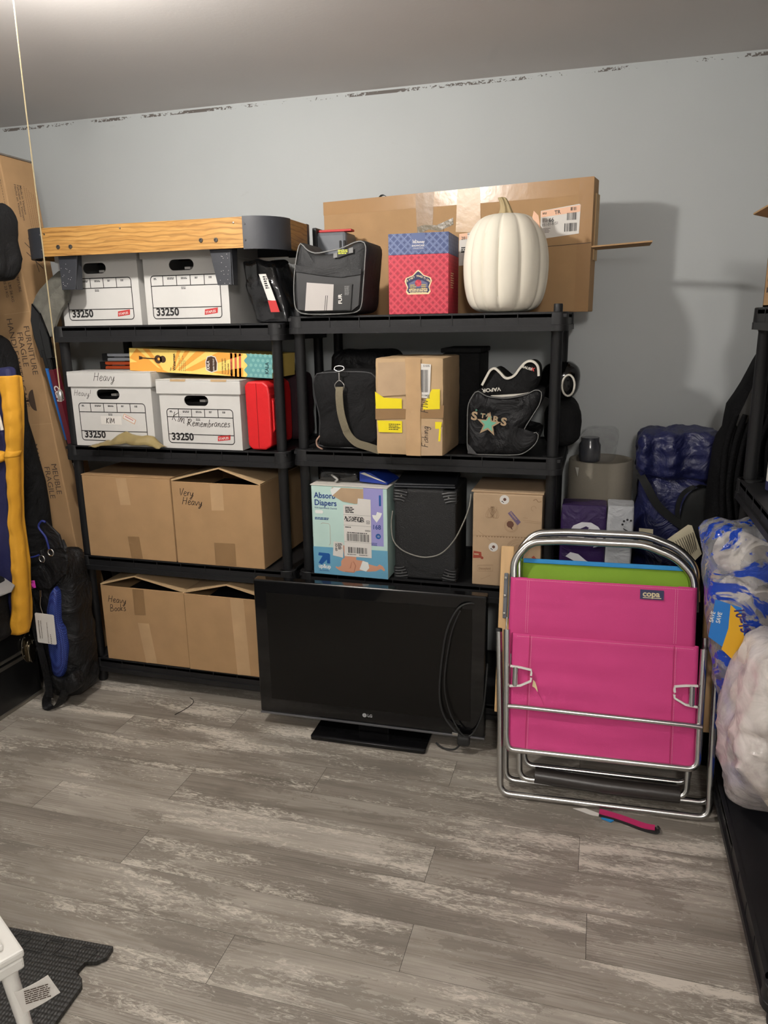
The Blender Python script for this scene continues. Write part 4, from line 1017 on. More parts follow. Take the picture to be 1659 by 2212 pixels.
# goalie pad style bag with white trim on top
r = thing('padded_bag', 'black padded bag with curved white trim lying on top of the star-printed bag', 'bag', (.228, -.33, r2 + .185), .0)
out = [(-.096, .005), (-.098, .035), (-.084, .062), (-.072, .082), (-.058, .088), (-.042, .076), (-.026, .060), (-.012, .058), (.006, .068), (.022, .090), (.040, .108), (.060, .110), (.076, .095), (.080, .065), (.074, .035), (.058, .010), (.02, .0), (-.04, .0)]
S().mat(FABB).puff(out, -.10, .16, .015, .008, 72, .003, 11, 12).build('bag_body', r, smooth=60)
TRIM = mat('white_trim', s2l(205, 200, 188), .5)
S().mat(TRIM).ribbon(smoothpath([(-.098, -.101, .036), (-.084, -.103, .063), (-.072, -.104, .083), (-.058, -.104, .089), (-.042, -.104, .077), (-.026, -.104, .061), (-.012, -.104, .059), (.006, -.104, .069), (.022, -.104, .091), (.040, -.104, .109), (.060, -.104, .111), (.076, -.103, .096), (.080, -.102, .066)]), (0, 1, 0), .018, .007).build('white_trim', r, smooth=40)
S().mat(TRIM).ribbon(smoothpath([(-.07, -.104, .0), (-.03, -.108, .003), (.03, -.108, .008), (.06, -.104, .014)]), (0, 1, 0), .012, .006).build('lower_trim', r, smooth=40)
D_ = Decal((-.1, -.112, 0)); D_.text('VAPOR', .062, .030, .016, TRIM, .03, rot=PI + .1, sx=1.15); D_.text('BAUER', .128, .092, .011, TRIM, .03, rot=-.3); D_.layer(1).text('X', .156, .084, .014, REDP, .04, rot=-.3); D_.build('printed_logo', r)
r = thing('sports_helmet', 'black piece with a round white-edged guard behind the right front post', 'helmet', (.355, -.24, r2 + .16))
S().mat(GLOSSB).soft(-.06, .075, -.07, .07, 0, .125, .05, 10, .006, 12, 3).build('shell', r, smooth=60)
S().mat(TRIM).tube([(.040 + .020 * math.cos(a), -.074, .052 + .034 * math.sin(a)) for a in [2 * PI * k / 20 for k in range(21)]], .0035, 8).build('white_guard', r, smooth=60)
r = thing('sack', 'black fabric sack in shadow behind the star-printed bag at the post', 'bag', (.372, -.20, r2))
S().mat(FABB).soft(-.058, .062, -.10, .09, 0, .158, .05, 10, .012, 9, 14).build('bag_body', r, smooth=60)

# ================================================================ MIDDLE UNIT, THIRD SHELF
# diaper carton
MINT = mat('mint_card', s2l(186, 214, 206), .55); SKYB = mat('sky_blue_print', s2l(104, 162, 190), .55); LILAC = mat('lilac_print', s2l(150, 146, 200), .55); BLU = mat('strong_blue_print', s2l(24, 84, 152), .55); DBLU = mat('navy_text', s2l(30, 62, 126), .55)
SKIN = mat('skin_print', s2l(206, 150, 122), .6); SKIND = mat('skin_shadow_print', s2l(178, 118, 92), .6); WHT = mat('white_print', s2l(226, 228, 224), .6)
r = thing('diaper_carton', 'pale mint and blue diaper carton with a shipping label on the third shelf', 'carton', (-.3135, -.352, r3), -.02)
w, d, h = .276, .27, .322
S().mat(MINT).box(-w / 2, w / 2, -d / 2, d / 2, 0, h).build('carton_body', r, bevel=.002)
S().mat(mat('white_card_edge', s2l(210, 205, 196), .7)).box(-w / 2 - .003, w / 2 + .003, -d / 2 - .002, d / 2, h + .0003, h + .0035).build('top_flap', r, bevel=.001)
D_ = Decal((-w / 2, -d / 2, 0)); W_ = w
D_.poly([(0, 0), (W_, 0), (W_, .103), (.0, .100)], SKYB)
D_.poly([(.192, .118), (.262, .118), (.262, h), (.192, h)], LILAC)
D_.layer(1)
D_.text('Absorb', .010, .278, .0285, DBLU, .02, sx=.93); D_.text('Diapers', .010, .252, .0285, DBLU, .02, sx=.93); D_.text('ft', .164, .284, .026, DBLU, .02); D_.text('1', .238, .262, .052, BLU, .02)
D_.text('With SuperAbsorb Channels', .010, .240, .0085, DBLU, 0, sx=.85); D_.fine(.010, .208, .055, 2, .003, DBLU, seed=3, jag=.1)
D_.poly(rrect(.012, .222, .042, .234, .005), WHT)
D_.line(rrect(.030, .108, .066, .188, .010)[1:16], .0008, SKIND)
D_.text('168', .222, .178, .0225, DBLU, .02, sx=.92); D_.disc(.243, .153, .0095, BLU, 20); D_.layer(2).text('12', .243, .150, .0085, WHT, .01, align='c'); D_.layer(1).fine(.214, .128, .03, 3, .0018, DBLU, seed=5, gap=1.1)
D_.poly([(.225, .218), (.238, .202), (.252, .222), (.258, .236), (.240, .240), (.236, .228), (.222, .228)], WHT)
D_.poly([(.018, .040), (.030, .034), (.050, .054), (.050, .040), (.062, .040), (.063, .074), (.058, .078), (.020, .079), (.018, .068), (.034, .067)], BLU)
D_.text('up&up', .018, .022, .0215, WHT, .03, sx=.82); D_.text('168 DIAPERS', .018, .010, .0085, DBLU, 0, sx=.85)
# printed baby
D_.layer(1).poly([(.082, .028), (.096, .018), (.112, .014), (.150, .013), (.158, .020), (.175, .024), (.205, .022), (.232, .026), (.250, .036), (.262, .028), (.266, .034), (.258, .046), (.246, .052), (.236, .044), (.205, .050), (.190, .060), (.160, .062), (.140, .066), (.112, .064), (.104, .052), (.104, .036), (.094, .030), (.084, .032)], SKIN)
D_.layer(2).poly([(.118, .014), (.152, .014), (.160, .040), (.150, .058), (.142, .050), (.136, .030), (.118, .024)], SKIND); D_.layer(3).poly([(.110, .016), (.150, .016), (.156, .040), (.148, .056), (.144, .050), (.140, .030), (.112, .024)], SKIN)
D_.layer(2).poly([(.172, .028), (.196, .022), (.208, .036), (.204, .056), (.184, .060)], WHT); D_.poly([(.118, .060), (.140, .052), (.160, .058), (.164, .108), (.112, .112)], SKIN)
# torn patch and shipping label
D_.layer(3).poly([(.078, h - .004), (.078, h - .034), (.085, h - .036), (.116, h - .052), (.160, h - .058), (.192, h - .055), (.192, h - .004)], CARD2)
D_.layer(4).poly([(.078, h - .034), (.112, h - .004), (.086, h - .004), (.072, h - .012)], WHT)
D_.layer(5).poly([(.118, .073), (.218, .073), (.218, .282), (.172, .284), (.170, .262), (.118, .258)], PAPER)
D_.layer(6); D_.fine(.125, .252, .035, 4, .0035, INK, seed=6); D_.rect(.118, .224, .218, .2246, INK); D_.rect(.118, .186, .218, .1866, INK)
rn = random.Random(2)
for i in range(30):
    for k in range(7):
        if rn.random() < .55: D_.rect(.121 + i * .0024, .200 + k * .0026, .1234 + i * .0024, .2026 + k * .0026, INK)
D_.line([(.202, .196), (.212, .196), (.212, .206), (.202, .206)], .0018, INK, True); D_.text('H', .2045, .198, .007, INK, .03)
D_.fine(.123, .181, .03, 1, .003, INK, seed=2); D_.text('02054', .196, .168, .0075, INK, .02); D_.fine(.130, .162, .075, 1, .0028, INK, seed=9, jag=.05)
D_.bars(.128, .130, .083, .027, INK, 21, 34); D_.rect(.118, .126, .218, .1265, INK); D_.bars(.132, .086, .070, .022, INK, 33, 26); D_.fine(.128, .082, .035, 1, .002, INK, seed=1); D_.fine(.172, .082, .035, 1, .002, INK, seed=3)
D_.layer(4).poly([(.074, .072), (.112, .066), (.114, .122), (.078, .124)], PAPER); D_.layer(5).text('1D-60', .084, .118, .011, INK, .03, rot=-PI / 2); D_.fine(.094, .118, .016, 6, .0024, INK, seed=4)
D_.build('printed_artwork', r)

# black sack and blue pouch on top of the diaper carton
r = thing('plastic_bag', 'shiny black bag squeezed on top of the diaper carton', 'bag', (-.345, -.34, r3 + .327))
S().mat(WRAP).soft(-.10, .05, -.10, .12, 0, .044, .018, 12, .009, 22, 21).build('bag_film', r, smooth=50)
S().mat(TAPEL if False else mat('grey_buckle', (.35, .34, .32), .4)).tube(smoothpath([(-.045, -.105, .026), (-.032, -.113, .020), (-.022, -.113, .012), (-.030, -.112, .004)]), .004, 8).build('buckle', r, smooth=50)
r = thing('pouch', 'royal blue folded pouch with a pale stripe on top of the diaper carton', 'pouch', (-.235, -.40, r3 + .327), -.1)
s = S().mat(mat('royal_blue_fabric', s2l(32, 58, 150), .45)).prism([(-.05, .006), (.055, .001), (.05, .008), (-.01, .040), (-.05, .042)], (0, -.05, 0), (1, 0, 0), (0, 0, 1), (0, .12, 0)); s.build('pouch_body', r, bevel=.003)
S().mat(TRIM).prism([(-.045, .036), (.045, .010), (.05, .010), (-.03, .040)], (0, -.0535, 0), (1, 0, 0), (0, 0, 1), (0, .003, 0)).build('stripe', r)

# amplifier cabinet with corner protectors
r = thing('amplifier_cabinet', 'black vinyl-covered cabinet with ribbed corner protectors on the third shelf', 'cabinet', (-.055, -.345, r3 + .001), .02)
w, d, h = .214, .24, .318
S().mat(mat('black_tolex', (.010, .010, .0105), .6, bump=.9, bscale=420, var=.2)).box(-w / 2, w / 2, -d / 2, d / 2, 0, h).build('cabinet_body', r, bevel=.008, seg=3)
for sx in (-1, 1):
    for zz in (0, 1):
        s = S().mat(mat('corner_plastic', (.014, .014, .015), .45)); zb = 0 if zz == 0 else h
        q = -1 if zz else 1
        for k in range(4):
            z = zb + q * (.006 + k * .010); s.tube(fillet([(sx * (w / 2 - .048 + k * .004), -d / 2 - .002, z + q * .006), (sx * (w / 2 - .02), -d / 2 - .002, z), (sx * (w / 2 + .002), -d / 2 - .002, z), (sx * (w / 2 + .002), -d / 2 + .03, z)], .012), .003, 6)
        s.box(min(sx * (w / 2 - .045), sx * (w / 2 + .0015)), max(sx * (w / 2 - .045), sx * (w / 2 + .0015)), -d / 2 - .0015, -d / 2 + .03, min(zb, zb + q * .042), max(zb, zb + q * .042))
        c = s.build('corner_protector', r, smooth=40)
        S().mat(STEEL).lathe([(0, 0), (.0032, 0), (.0026, .0016), (0, .002)], (0, 0, 0), 12).build('screw', c, loc=(sx * (w / 2 - .026), -d / 2 - .002, zb + q * .022), rot=(PI / 2, 0, 0))
r = thing('laptop', 'thin flat black device lying on top of the black cabinet', 'device', (-.085, -.33, r3 + .321), .1)
S().mat(DARKM).box(-.09, .12, -.12, .11, 0, .006).box(-.088, .118, -.118, .108, .008, .014).build('device_body', r, bevel=.002)
# grey audio cable looped in front
r = thing('cable', 'grey cable looping in front of the black cabinet', 'cable', (-.03, -.505, r3))
cp = [(-.131, -.480 + .505, .245), (-.134, .015, .20), (-.124, 0, .150), (-.095, -.004, .118), (-.045, -.006, .100), (.000, -.006, .098), (.045, -.004, .115), (.085, .0, .160), (.112, .01, .215), (.130, .03, .270), (.132, .05, .310)]
S().mat(mat('grey_cable', s2l(120, 118, 110), .35)).tube(smoothpath(cp), .0024, 8).build('cable_run', r, smooth=60)

# sticker-covered printed carton
r = thing('printed_carton', 'tan carton printed with travel stamps and round stickers on the third shelf', 'carton', (.226, -.35, r3), -.01)
w, d, h = .226, .24, .318
S().mat(CARD2).box(-w / 2, w / 2, -d / 2, d / 2, 0, h).build('carton_body', r, bevel=.003)
S().mat(CARD2).box(-w / 2 - .008, w / 2 + .003, -d / 2 + .01, d / 2, h + .0003, h + .006).build('top_flap', r, bevel=.002)
STAMP = mat('sepia_stamp_ink', s2l(140, 112, 84), .7); SEP = mat('dark_sepia_ink', s2l(96, 62, 48), .7); PLUM = mat('plum_ink', s2l(104, 88, 118), .7)
D_ = Decal((-w / 2, -d / 2, 0))
for cx_, cy_ in ((.103, .300), (.070, .136)):
    D_.layer(0).disc(cx_, cy_, .0155, PAPER, 28); D_.layer(1).disc(cx_ + .001, cy_ + .001, .0055, SEP, 7); D_.disc(cx_ - .007, cy_ - .006, .0022, INK, 8); D_.disc(cx_ - .003, cy_ - .009, .0018, INK, 8)
D_.layer(0).poly([(.115, .255), (.126, .264), (.158, .228), (.148, .216)], PLUM); D_.layer(1).text('Disneyland', .121, .257, .0085, CARD2, .02, rot=-.84, sx=.86)
D_.layer(0); c_ = (.127, .213)
for q in (.022, .0185): D_.line([(c_[0] + q * math.cos(a), c_[1] + q * math.sin(a)) for a in [2 * PI * k / 32 for k in range(32)]], .0008, STAMP, True)
D_.disc(.124, .218, .012, SEP, 9); D_.poly([(.122, .208), (.13, .209), (.132, .199)], SEP)
for q in (.036, .032, .025): D_.line([(.150 + q * math.cos(a), .132 + q * math.sin(a)) for a in [2 * PI * k / 40 for k in range(40)]], .0008, STAMP, True)
D_.disc(.154, .136, .016, mat('faint_stamp', s2l(160, 132, 104), .7), 12)
for i in range(20): D_.poly([(.012 + i * .0098, .172 + .0003 * i), (.019 + i * .0098, .172 + .0003 * i), (.0155 + i * .0098, .167 + .0003 * i)], STAMP)
D_.line([(.0, .173), (.208, .178)], .0008, STAMP)
D_.poly([(.002, .093), (.032, .096), (.030, .116), (.004, .119)], mat('rust_ink', s2l(150, 66, 48), .7)); D_.disc(.033, .096, .005, mat('rust_ink', s2l(150, 66, 48), .7), 10); D_.layer(1).fine(.006, .110, .022, 1, .005, CARD2, seed=2)
D_.layer(0).poly([(.196, .110), (.204, .116), (.226, .090), (.226, .078)], mat('rust_ink', s2l(150, 66, 48), .7))
D_.line([(.018, .048), (.070, .052), (.070, .074), (.018, .068)], .0010, STAMP, True); D_.text('Disneyland', .022, .054, .0105, STAMP, .02, rot=.07, sx=.88)
rn = random.Random(5)
for k in range(26):
    a = k * .9; D_.line([(.060 + .024 * math.cos(a + q * .5) * (.4 + .6 * math.sin(k)) + q * .002, .255 + .02 * math.sin(a * 1.3 + q * .6)) for q in range(5)], .0007, STAMP)
for (x0, y0, x1, y1) in ((.165, .243, .18, .242), (.165, .234, .222, .231), (.17, .228, .222, .226), (.018, .19, .06, .158), (.03, .02, .062, .036)): D_.line([(x0, y0), (x1, y1)], .0008, STAMP)
D_.line(smoothpath([(.196, .302), (.205, .306), (.212, .298), (.222, .300)]), .0028, STAMP); D_.line([(.198 + .008 * math.cos(a), .275 + .008 * math.sin(a)) for a in [k * .5 for k in range(10)]], .001, STAMP)
D_.build('printed_stamps', r)

# ================================================================ TELEVISION
r = thing('television', 'black flat-screen television standing on the floor on its rectangular base', 'television', (-.2205, -.60, 0), math.radians(1.2))
Wt, zb, zt2 = .810, .052, .556
S().mat(GLOSSB).box(-Wt / 2, Wt / 2, -.022, .018, zb, zt2).build('bezel', r, bevel=.006, seg=3)
S().mat(BLACKP).box(-Wt / 2 + .06, Wt / 2 - .06, .018, .062, zb + .05, zt2 - .06).build('back_housing', r, bevel=.012)
S().mat(SCREEN).box(-Wt / 2 + .046, Wt / 2 - .047, -.0228, -.0218, zb + .055, zt2 - .046).build('screen', r)
S().mat(mat('grey_trim_strip', (.16, .16, .17), .35, .5)).box(-Wt / 2, Wt / 2, -.024, .012, zb - .007, zb).build('bottom_trim', r, bevel=.001)
S().mat(GLOSSB).box(-.04, .07, -.01, .035, .014, zb + .03).build('neck', r, bevel=.004)
S().mat(GLOSSB).prism(rrect(-.195, -.085, .215, .085, .010), (0, .0, .001), (1, 0, 0), (0, 1, 0), (0, 0, .013)).build('base', r, bevel=.002)
LOGO = mat('silver_logo', (.42, .42, .43), .4)
D_ = Decal((0, -.022, 0), lift=.0009); D_.disc(-.013, zb + .032, .0078, LOGO, 22); D_.layer(1).line([(-.013, zb + .036), (-.013, zb + .029), (-.009, zb + .029)], .0009, GLOSSB); D_.layer(0).text('LG', -.0025, zb + .027, .0145, LOGO, .03); D_.build('logo', r)
s = S().mat(RUBBER).tube(smoothpath([(.395, .03, .485), (.375, -.01, .520), (.345, -.028, .530), (.312, -.036, .510), (.280, -.038, .440), (.262, -.036, .330), (.254, -.034, .200), (.270, -.036, .125), (.310, -.042, .075), (.332, -.046, .060)]), .0038, 8)
s.tube(smoothpath([(.322, -.045, .510), (.292, -.040, .42), (.272, -.042, .26), (.285, -.040, .16), (.318, -.046, .09), (.345, -.048, .062)]), .0026, 8)
s.tube(smoothpath([(.345, -.046, .055), (.375, -.038, .085), (.400, -.032, .16), (.408, -.03, .26), (.409, -.01, .32)]), .0030, 8)
s.tube(smoothpath([(.335, -.046, .045), (.31, -.05, .014), (.27, -.04, .006), (.24, -.02, .010)]), .0032, 8)
s.build('power_cord', r, smooth=60)
s = S().mat(RUBBER).soft(.318, .360, -.062, -.036, .034, .066, .008, 6, .0, 1, 1); s.build('plug', r, smooth=60)
S().mat(CHROME).box(.300, .320, -.052, -.046, .066, .076).build('plug_pins', r, bevel=.001)

# ================================================================ FOLDED BEACH CHAIRS
TH, RZc = math.radians(15.6), math.radians(3)
STITCH = mat('pale_stitching', s2l(226, 170, 180), .7)
def stitched(D_, x0, y0, x1, y1, m=STITCH, step=.0048):
    L = math.hypot(x1 - x0, y1 - y0); n = int(L / step); ux, uy = (x1 - x0) / L, (y1 - y0) / L
    for i in range(n):
        a = i * step; D_.line([(x0 + ux * a, y0 + uy * a), (x0 + ux * (a + step * .62), y0 + uy * (a + step * .62))], .0009, m)
def chair(label, P, pink=True):
    r = thing('beach_chair', label, 'chair', P, (-TH, 0, RZc), 'folded beach chairs leaning on the shelves')
    def rail(name, pts, y, rad=.0095, fr=.035, m=CHROME):
        return S().mat(m).tube(fillet([(p[0], y if len(p) == 2 else p[2], p[1]) for p in pts], fr), rad, 12).build(name, r, smooth=60)
    rail('leg_frame', [(-.322, .505), (-.306, .24), (-.298, .012), (.298, .012), (.300, .25), (.306, .49)], .0, .0100, .032)
    rail('seat_frame', [(-.296, .515), (-.284, .19), (-.276, .157), (.256, .157), (.256, .24), (.262, .50)], -.034, .0098, .030)
    s = S().mat(CHROME).tube([(-.283, -.046, .288), (-.262, -.046, .289), (-.240, -.046, .289), (.22, -.046, .283), (.240, -.046, .282), (.262, -.046, .281)], .0078, 12)
    s.build('cross_rail', r, smooth=60)
    rail('back_frame', [(-.246, .165), (-.242, .062), (.236, .062), (.238, .16)], .004, .0090, .030)
    rail('head_rail', [(-.280, .60), (-.286, .725), (-.240, .782), (-.145, .790), (.095, .790), (.185, .756), (.236, .705), (.240, .60)], .010, .0125, .030)
    for sx in (-1, 1):
        s = S().mat(BLACKP).lathe([(0, 0), (.0108, 0), (.0108, .008), (.009, .010), (0, .010)], (0, 0, 0), 16); s.build('end_cap', r, smooth=50, loc=(-.3225 if sx < 0 else .3065, 0, .503 if sx < 0 else .488))
    if pink: F = mat('hot_pink_canvas', s2l(204, 62, 128), .72, bump=.35, bscale=900, var=.03)
    else: F = mat('lime_canvas', s2l(128, 168, 40), .72, bump=.35, bscale=900, var=.03)
    # upper sling wraps round the head rail, lower sling wraps round the seat tubes
    def sling(x0, x1, z0, z1, y, th, wr):
        b = S().mat(F); nx, nz = 40, 22; R_ = []
        prof = []
        for i in range(nx + 1): prof.append((x0 + (x1 - x0) * i / nx, 0))
        loop = []
        for i in range(7): a = PI / 2 + PI * i / 6; loop.append((x0 + th * .9 + th * .9 * math.cos(a), -math.sin(a) * th * .5))
        pts = [(x0 + th, th / 2)] + [(x0 + th / 2 * (1 - math.sin(a)), th / 2 * math.cos(a)) for a in [PI * k / 8 for k in range(9)]] 
        front = [(x0 + th / 2 + (x1 - x0 - th) * i / nx, -th / 2) for i in range(1, nx)]
        rend = [(x1 - th / 2 + th / 2 * math.sin(a), -th / 2 * math.cos(a)) for a in [PI * k / 8 for k in range(9)]]
        path = [(x0 + .05, th / 2)] + pts[1:] + front + rend + [(x1 - .05, th / 2)]
        rings = []
        for k in range(nz + 1):
            z = z0 + (z1 - z0) * k / nz; row = []
            for (x, dy) in path:
                inside = x0 + .045 < x < x1 - .045
                sag = (.004 * noise.noise(Vector((x * 5, z * 34, wr))) if dy < 0 and inside else 0) * wr
                row.append(b.bm.verts.new((x, y + dy + sag, z)))
            rings.append(row)
        b._tag([b.bm.faces.new((A[i], A[i + 1], B[i + 1], B[i])) for A, B in zip(rings, rings[1:]) for i in range(len(path) - 1)])
        o = b.build('sling', r, smooth=50); md = o.modifiers.new('th', 'SOLIDIFY'); md.thickness = .0012; return o
    if pink:
        up_ = sling(-.293, .244, .44, .672, -.001, .030, .6)
        lo_ = sling(-.281, .250, .150, .505, -.022, .026, 1.4)
        lo_['label'] = 'lower pink canvas panel, torn at its left side'; up_['label'] = 'upper pink canvas panel with a dark blue patch'
        D_ = Decal((0, -.0175, 0)); 
        for x in (-.242, -.236, .182, .188): stitched(D_, x, .508, x, .670)
        stitched(D_, -.275, .666, .23, .666); D_.build('stitching', up_)
        D_ = Decal((0, -.0385, 0))
        for x in (-.222, .186): stitched(D_, x, .165, x, .503)
        for x in (-.227, .181): D_.line([(x, .165), (x, .503)], .0022, mat('pink_seam', s2l(168, 36, 88), .7))
        stitched(D_, -.265, .498, .235, .498); stitched(D_, -.215, .160, .178, .160, mat('pink_thread', s2l(226, 130, 160), .7)); D_.build('stitching', lo_)
        D_ = Decal((0, -.018, 0), lift=.0012); D_.poly([(.084, .631), (.150, .631), (.150, .659), (.084, .659)], NAVY); D_.layer(1).text('copa', .091, .6395, .0235, mat('rainbow_print', s2l(205, 190, 150), .6), .03, sx=1.06); D_.rect(.092, .6345, .143, .6365, CREAM); D_.build('brand_patch', up_, 'dark blue patch reading copa')
        D_ = Decal((0, -.0405, 0)); D_.poly([(-.212, .372), (-.206, .366), (-.200, .350), (-.197, .336), (-.206, .348), (-.214, .352)], CREAM); D_.line([(-.198, .338), (-.186, .318), (-.178, .300)], .001, mat('pink_seam', s2l(168, 36, 88), .7)); D_.build('tear', lo_)
        for sx, xo, dz in ((-1, -.279, 0), (1, .246, -.012)):
            w_ = .060; s = S().mat(PLASTW)
            q = lambda a, b: (xo - sx * a, -.044, b + dz)
            s.ribbon([q(-.002, .408), q(.03, .406), q(w_, .401), q(w_ + .001, .392), q(w_, .384)], (0, 1, 0), .012, .006)
            s.ribbon([q(-.002, .348), q(.03, .352), q(w_, .368), q(w_ + .001, .378)], (0, 1, 0), .012, .006)
            s.build('plastic_clip', r, bevel=.001)
            S().mat(CHROME).tube([q(.014, .350), q(.014, .406)], .0085, 10).build('exposed_tube', r, smooth=50)
    else:
        sling(-.272, .226, .50, .700, -.001, .026, .4)['label'] = 'lime green canvas panel'
        S().mat(mat('blue_canvas', s2l(44, 140, 204), .7, bump=.3, bscale=900)).box(-.270, .224, -.0205, .0, .690, .7035).build('blue_trim', r, bevel=.002)
        WOOD = mat('pale_varnished_wood', s2l(206, 168, 118), .5, var=.08, vscale=6, stretch=(10, 10, 1))
        for sx, x0, x1 in ((-1, -.340, -.300), (1, .262, .302)):
            a = S().mat(WOOD).box(x0, x1, -.012, .012, .22, .738).build('wooden_arm', r, bevel=.003)
            c = (x0 + x1) / 2; g = S().mat(GREYPL).box(c - .006, c + .006, -.030, -.013, .515, .655).box(c + .010, c + .022, -.030, -.013, .515, .655)
            rt_ = g.build('ratchet_track', a, bevel=.002)
            for z in (.640, .585, .53): S().mat(STEEL).lathe([(0, 0), (.005, 0), (.004, .003), (0, .004)], (0, 0, 0), 12).build('rivet', a, loc=(c - .002, -.030, z), rot=(PI / 2, 0, 0))
            S().mat(CHROME).tube(smoothpath([(c + .008, -.034, .52), (c + .006, -.036, .44), (c + .010, -.036, .30), (c + .004, -.03, .10)]), .002, 6).build('wire_stay', r, smooth=50)
    return r
uy = Vector((-math.sin(RZc) * 1.0, math.cos(RZc), 0))
chair('pink folded beach chair with aluminium frame leaning in front of the shelves', (.565, -.830, 0), True)
P2 = Vector((.565, -.830, 0)) + Vector((0, 0, 0)) + uy * .056 + Vector((.012, 0, .012))
chair('lime green beach chair with blue trim and wooden arms folded behind the pink one', tuple(P2), False)
# dark rolled cushion strap bundle caught in the chair frames
r = thing('rolled_mat', 'dark brown rolled mat lying across the feet of the folded chairs', 'mat', (.567, -.800, 0.030), RZc)
S().mat(mat('dark_vinyl', (.035, .030, .027), .35, bump=.3, bscale=40)).tube([(-.20, .0, .040), (.0, .0, .030), (.215, .004, .026)], .024, 20).build('roll', r, smooth=50)
r = thing('carry_strap', 'pink and black strap end lying on the floor under the pink chair', 'strap', (.62, -.855, 0), RZc)
HP = mat('pink_webbing', s2l(190, 40, 100), .7)
S().mat(RUBBER).ribbon(smoothpath([(-.06, .0, .006), (.0, -.012, .0025), (.06, -.038, .0025), (.095, -.045, .004), (.100, -.038, .012)]), (.3, 1, 0), .030, .003).build('strap_edge', r)
S().mat(HP).ribbon(smoothpath([(-.06, .004, .009), (.0, -.008, .0055), (.06, -.032, .0055), (.09, -.038, .0075)]), (.3, 1, 0), .022, .003).build('strap_webbing', r)
S().mat(PAPER).prism([(-.135, .012), (-.10, .02), (-.045, -.002), (-.05, -.012), (-.085, -.008)], (0, 0, .001), (1, 0, 0), (0, 1, 0), (0, 0, .001)).build('white_tag', r)
S().mat(mat('blue_canvas', s2l(44, 140, 204), .7)).prism([(-.055, -.008), (-.02, -.022), (-.03, -.032), (-.055, -.020)], (0, 0, .001), (1, 0, 0), (0, 1, 0), (0, 0, .003)).build('blue_tab', r)

# ================================================================ LEFT SIDE
# tall furniture carton leaning on the left wall
def tall_carton():
    w, d, h, a = .45, .172, 1.995, -math.radians(5)
    r = thing('furniture_carton', 'very tall narrow brown furniture carton leaning in the left corner', 'carton', (-1.495 - w / 2, -.2935, .0215), (0, a, 0))
    S().mat(CARD).box(-w / 2, w / 2, -d / 2, d / 2, 0, h).build('carton_body', r, bevel=.004)
    S().mat(mat('grey_strapping', s2l(110, 104, 96), .4)).box(-w / 2, w / 2 + .002, -d / 2 - .002, d / 2, h, h + .006).build('top_tape', r)
    D_ = Decal((w / 2, -d / 2, 0)); X = lambda q: -q
    for z in (1.435, 1.005): D_.line([(-.12, z), (0, z)], .0012, CARDE)
    D_.text('FURNITURE', -.042, 1.385, .036, INKB, 0, rot=-PI / 2); D_.text('FRAGILE', -.078, 1.365, .036, INKB, 0, rot=-PI / 2); D_.text('HANDLE WITH CARE', -.114, 1.420, .036, INKB, 0, rot=-PI / 2)
    D_.text('MEUBLE', -.042, .845, .036, INKB, 0, rot=-PI / 2); D_.text('FRAGILE', -.078, .835, .036, INKB, 0, rot=-PI / 2); D_.text('MANIPULER', -.114, .93, .036, INKB, 0, rot=-PI / 2)
    D_.build('printed_text', r); D_ = Decal((w / 2, -d / 2, 0)); D_.poly([(-.058 + .030 * math.cos(t), 1.100 + .042 * math.sin(t) * 1) for t in [PI / 2 + PI * k / 14 for k in range(15)]], INKB); D_.rect(-.110, 1.096, -.085, 1.104, INKB); D_.poly([(-.113, 1.085), (-.106, 1.085), (-.106, 1.115), (-.113, 1.115)], INKB)
    D_.build('fragile_symbol', r); D_ = Decal((w / 2, -d / 2, 0))
    for i, q in enumerate(('EN BOIS FURNITURE', 'QUANTITE 1', 'WT BRUT 57.3 LBS 26 KG', 'WT/PN 50.7 LBS 23 KG', '1 M  CBM 0.09')):
        D_.text(q, -.030 - i * .021, 1.66, .0165, INKB, 0, rot=-PI / 2)
    D_.hand('8', -.03, 1.70, .06, INK, .003, rot=-.2); D_.text('Big Sky Company', -.012, 1.93, .014, INKB, 0, rot=-PI / 2) if False else None
    D_.fine(-.016, 1.92, .002, 30, .006, INKB, seed=2)
    D_.build('printed_text', r)
    D_ = Decal((w / 2, -d / 2, 0), (0, 1, 0))
    for i, q in enumerate(('Hecho en Vietnam', 'Fabrique au Vietnam', 'Made in Vietnam')): D_.text(q, .048 + i * .014, 1.90, .0155, INKB, .01, rot=-PI / 2)
    for i in range(6): D_.fine(.098 + i * .011, 1.90 - .006 * i, .0045, 40, .0042, mat('faint_ink', s2l(140, 108, 76), .8), seed=i, gap=.5)
    for (x0, y0, x1, y1) in ((.045, 1.69, .125, 1.63), (.045, 1.655, .12, 1.60), (.07, 1.71, .095, 1.585), (.03, 1.40, .05, 1.385), (.02, 1.345, .045, 1.315), (.02, 1.315, .06, 1.275), (.01, 1.29, .05, 1.245), (.11, 1.69, .135, 1.62)):
        D_.line([(x0, y0), (x1, y1)], .003, INK)
    D_.build('side_print', r)
tall_carton()

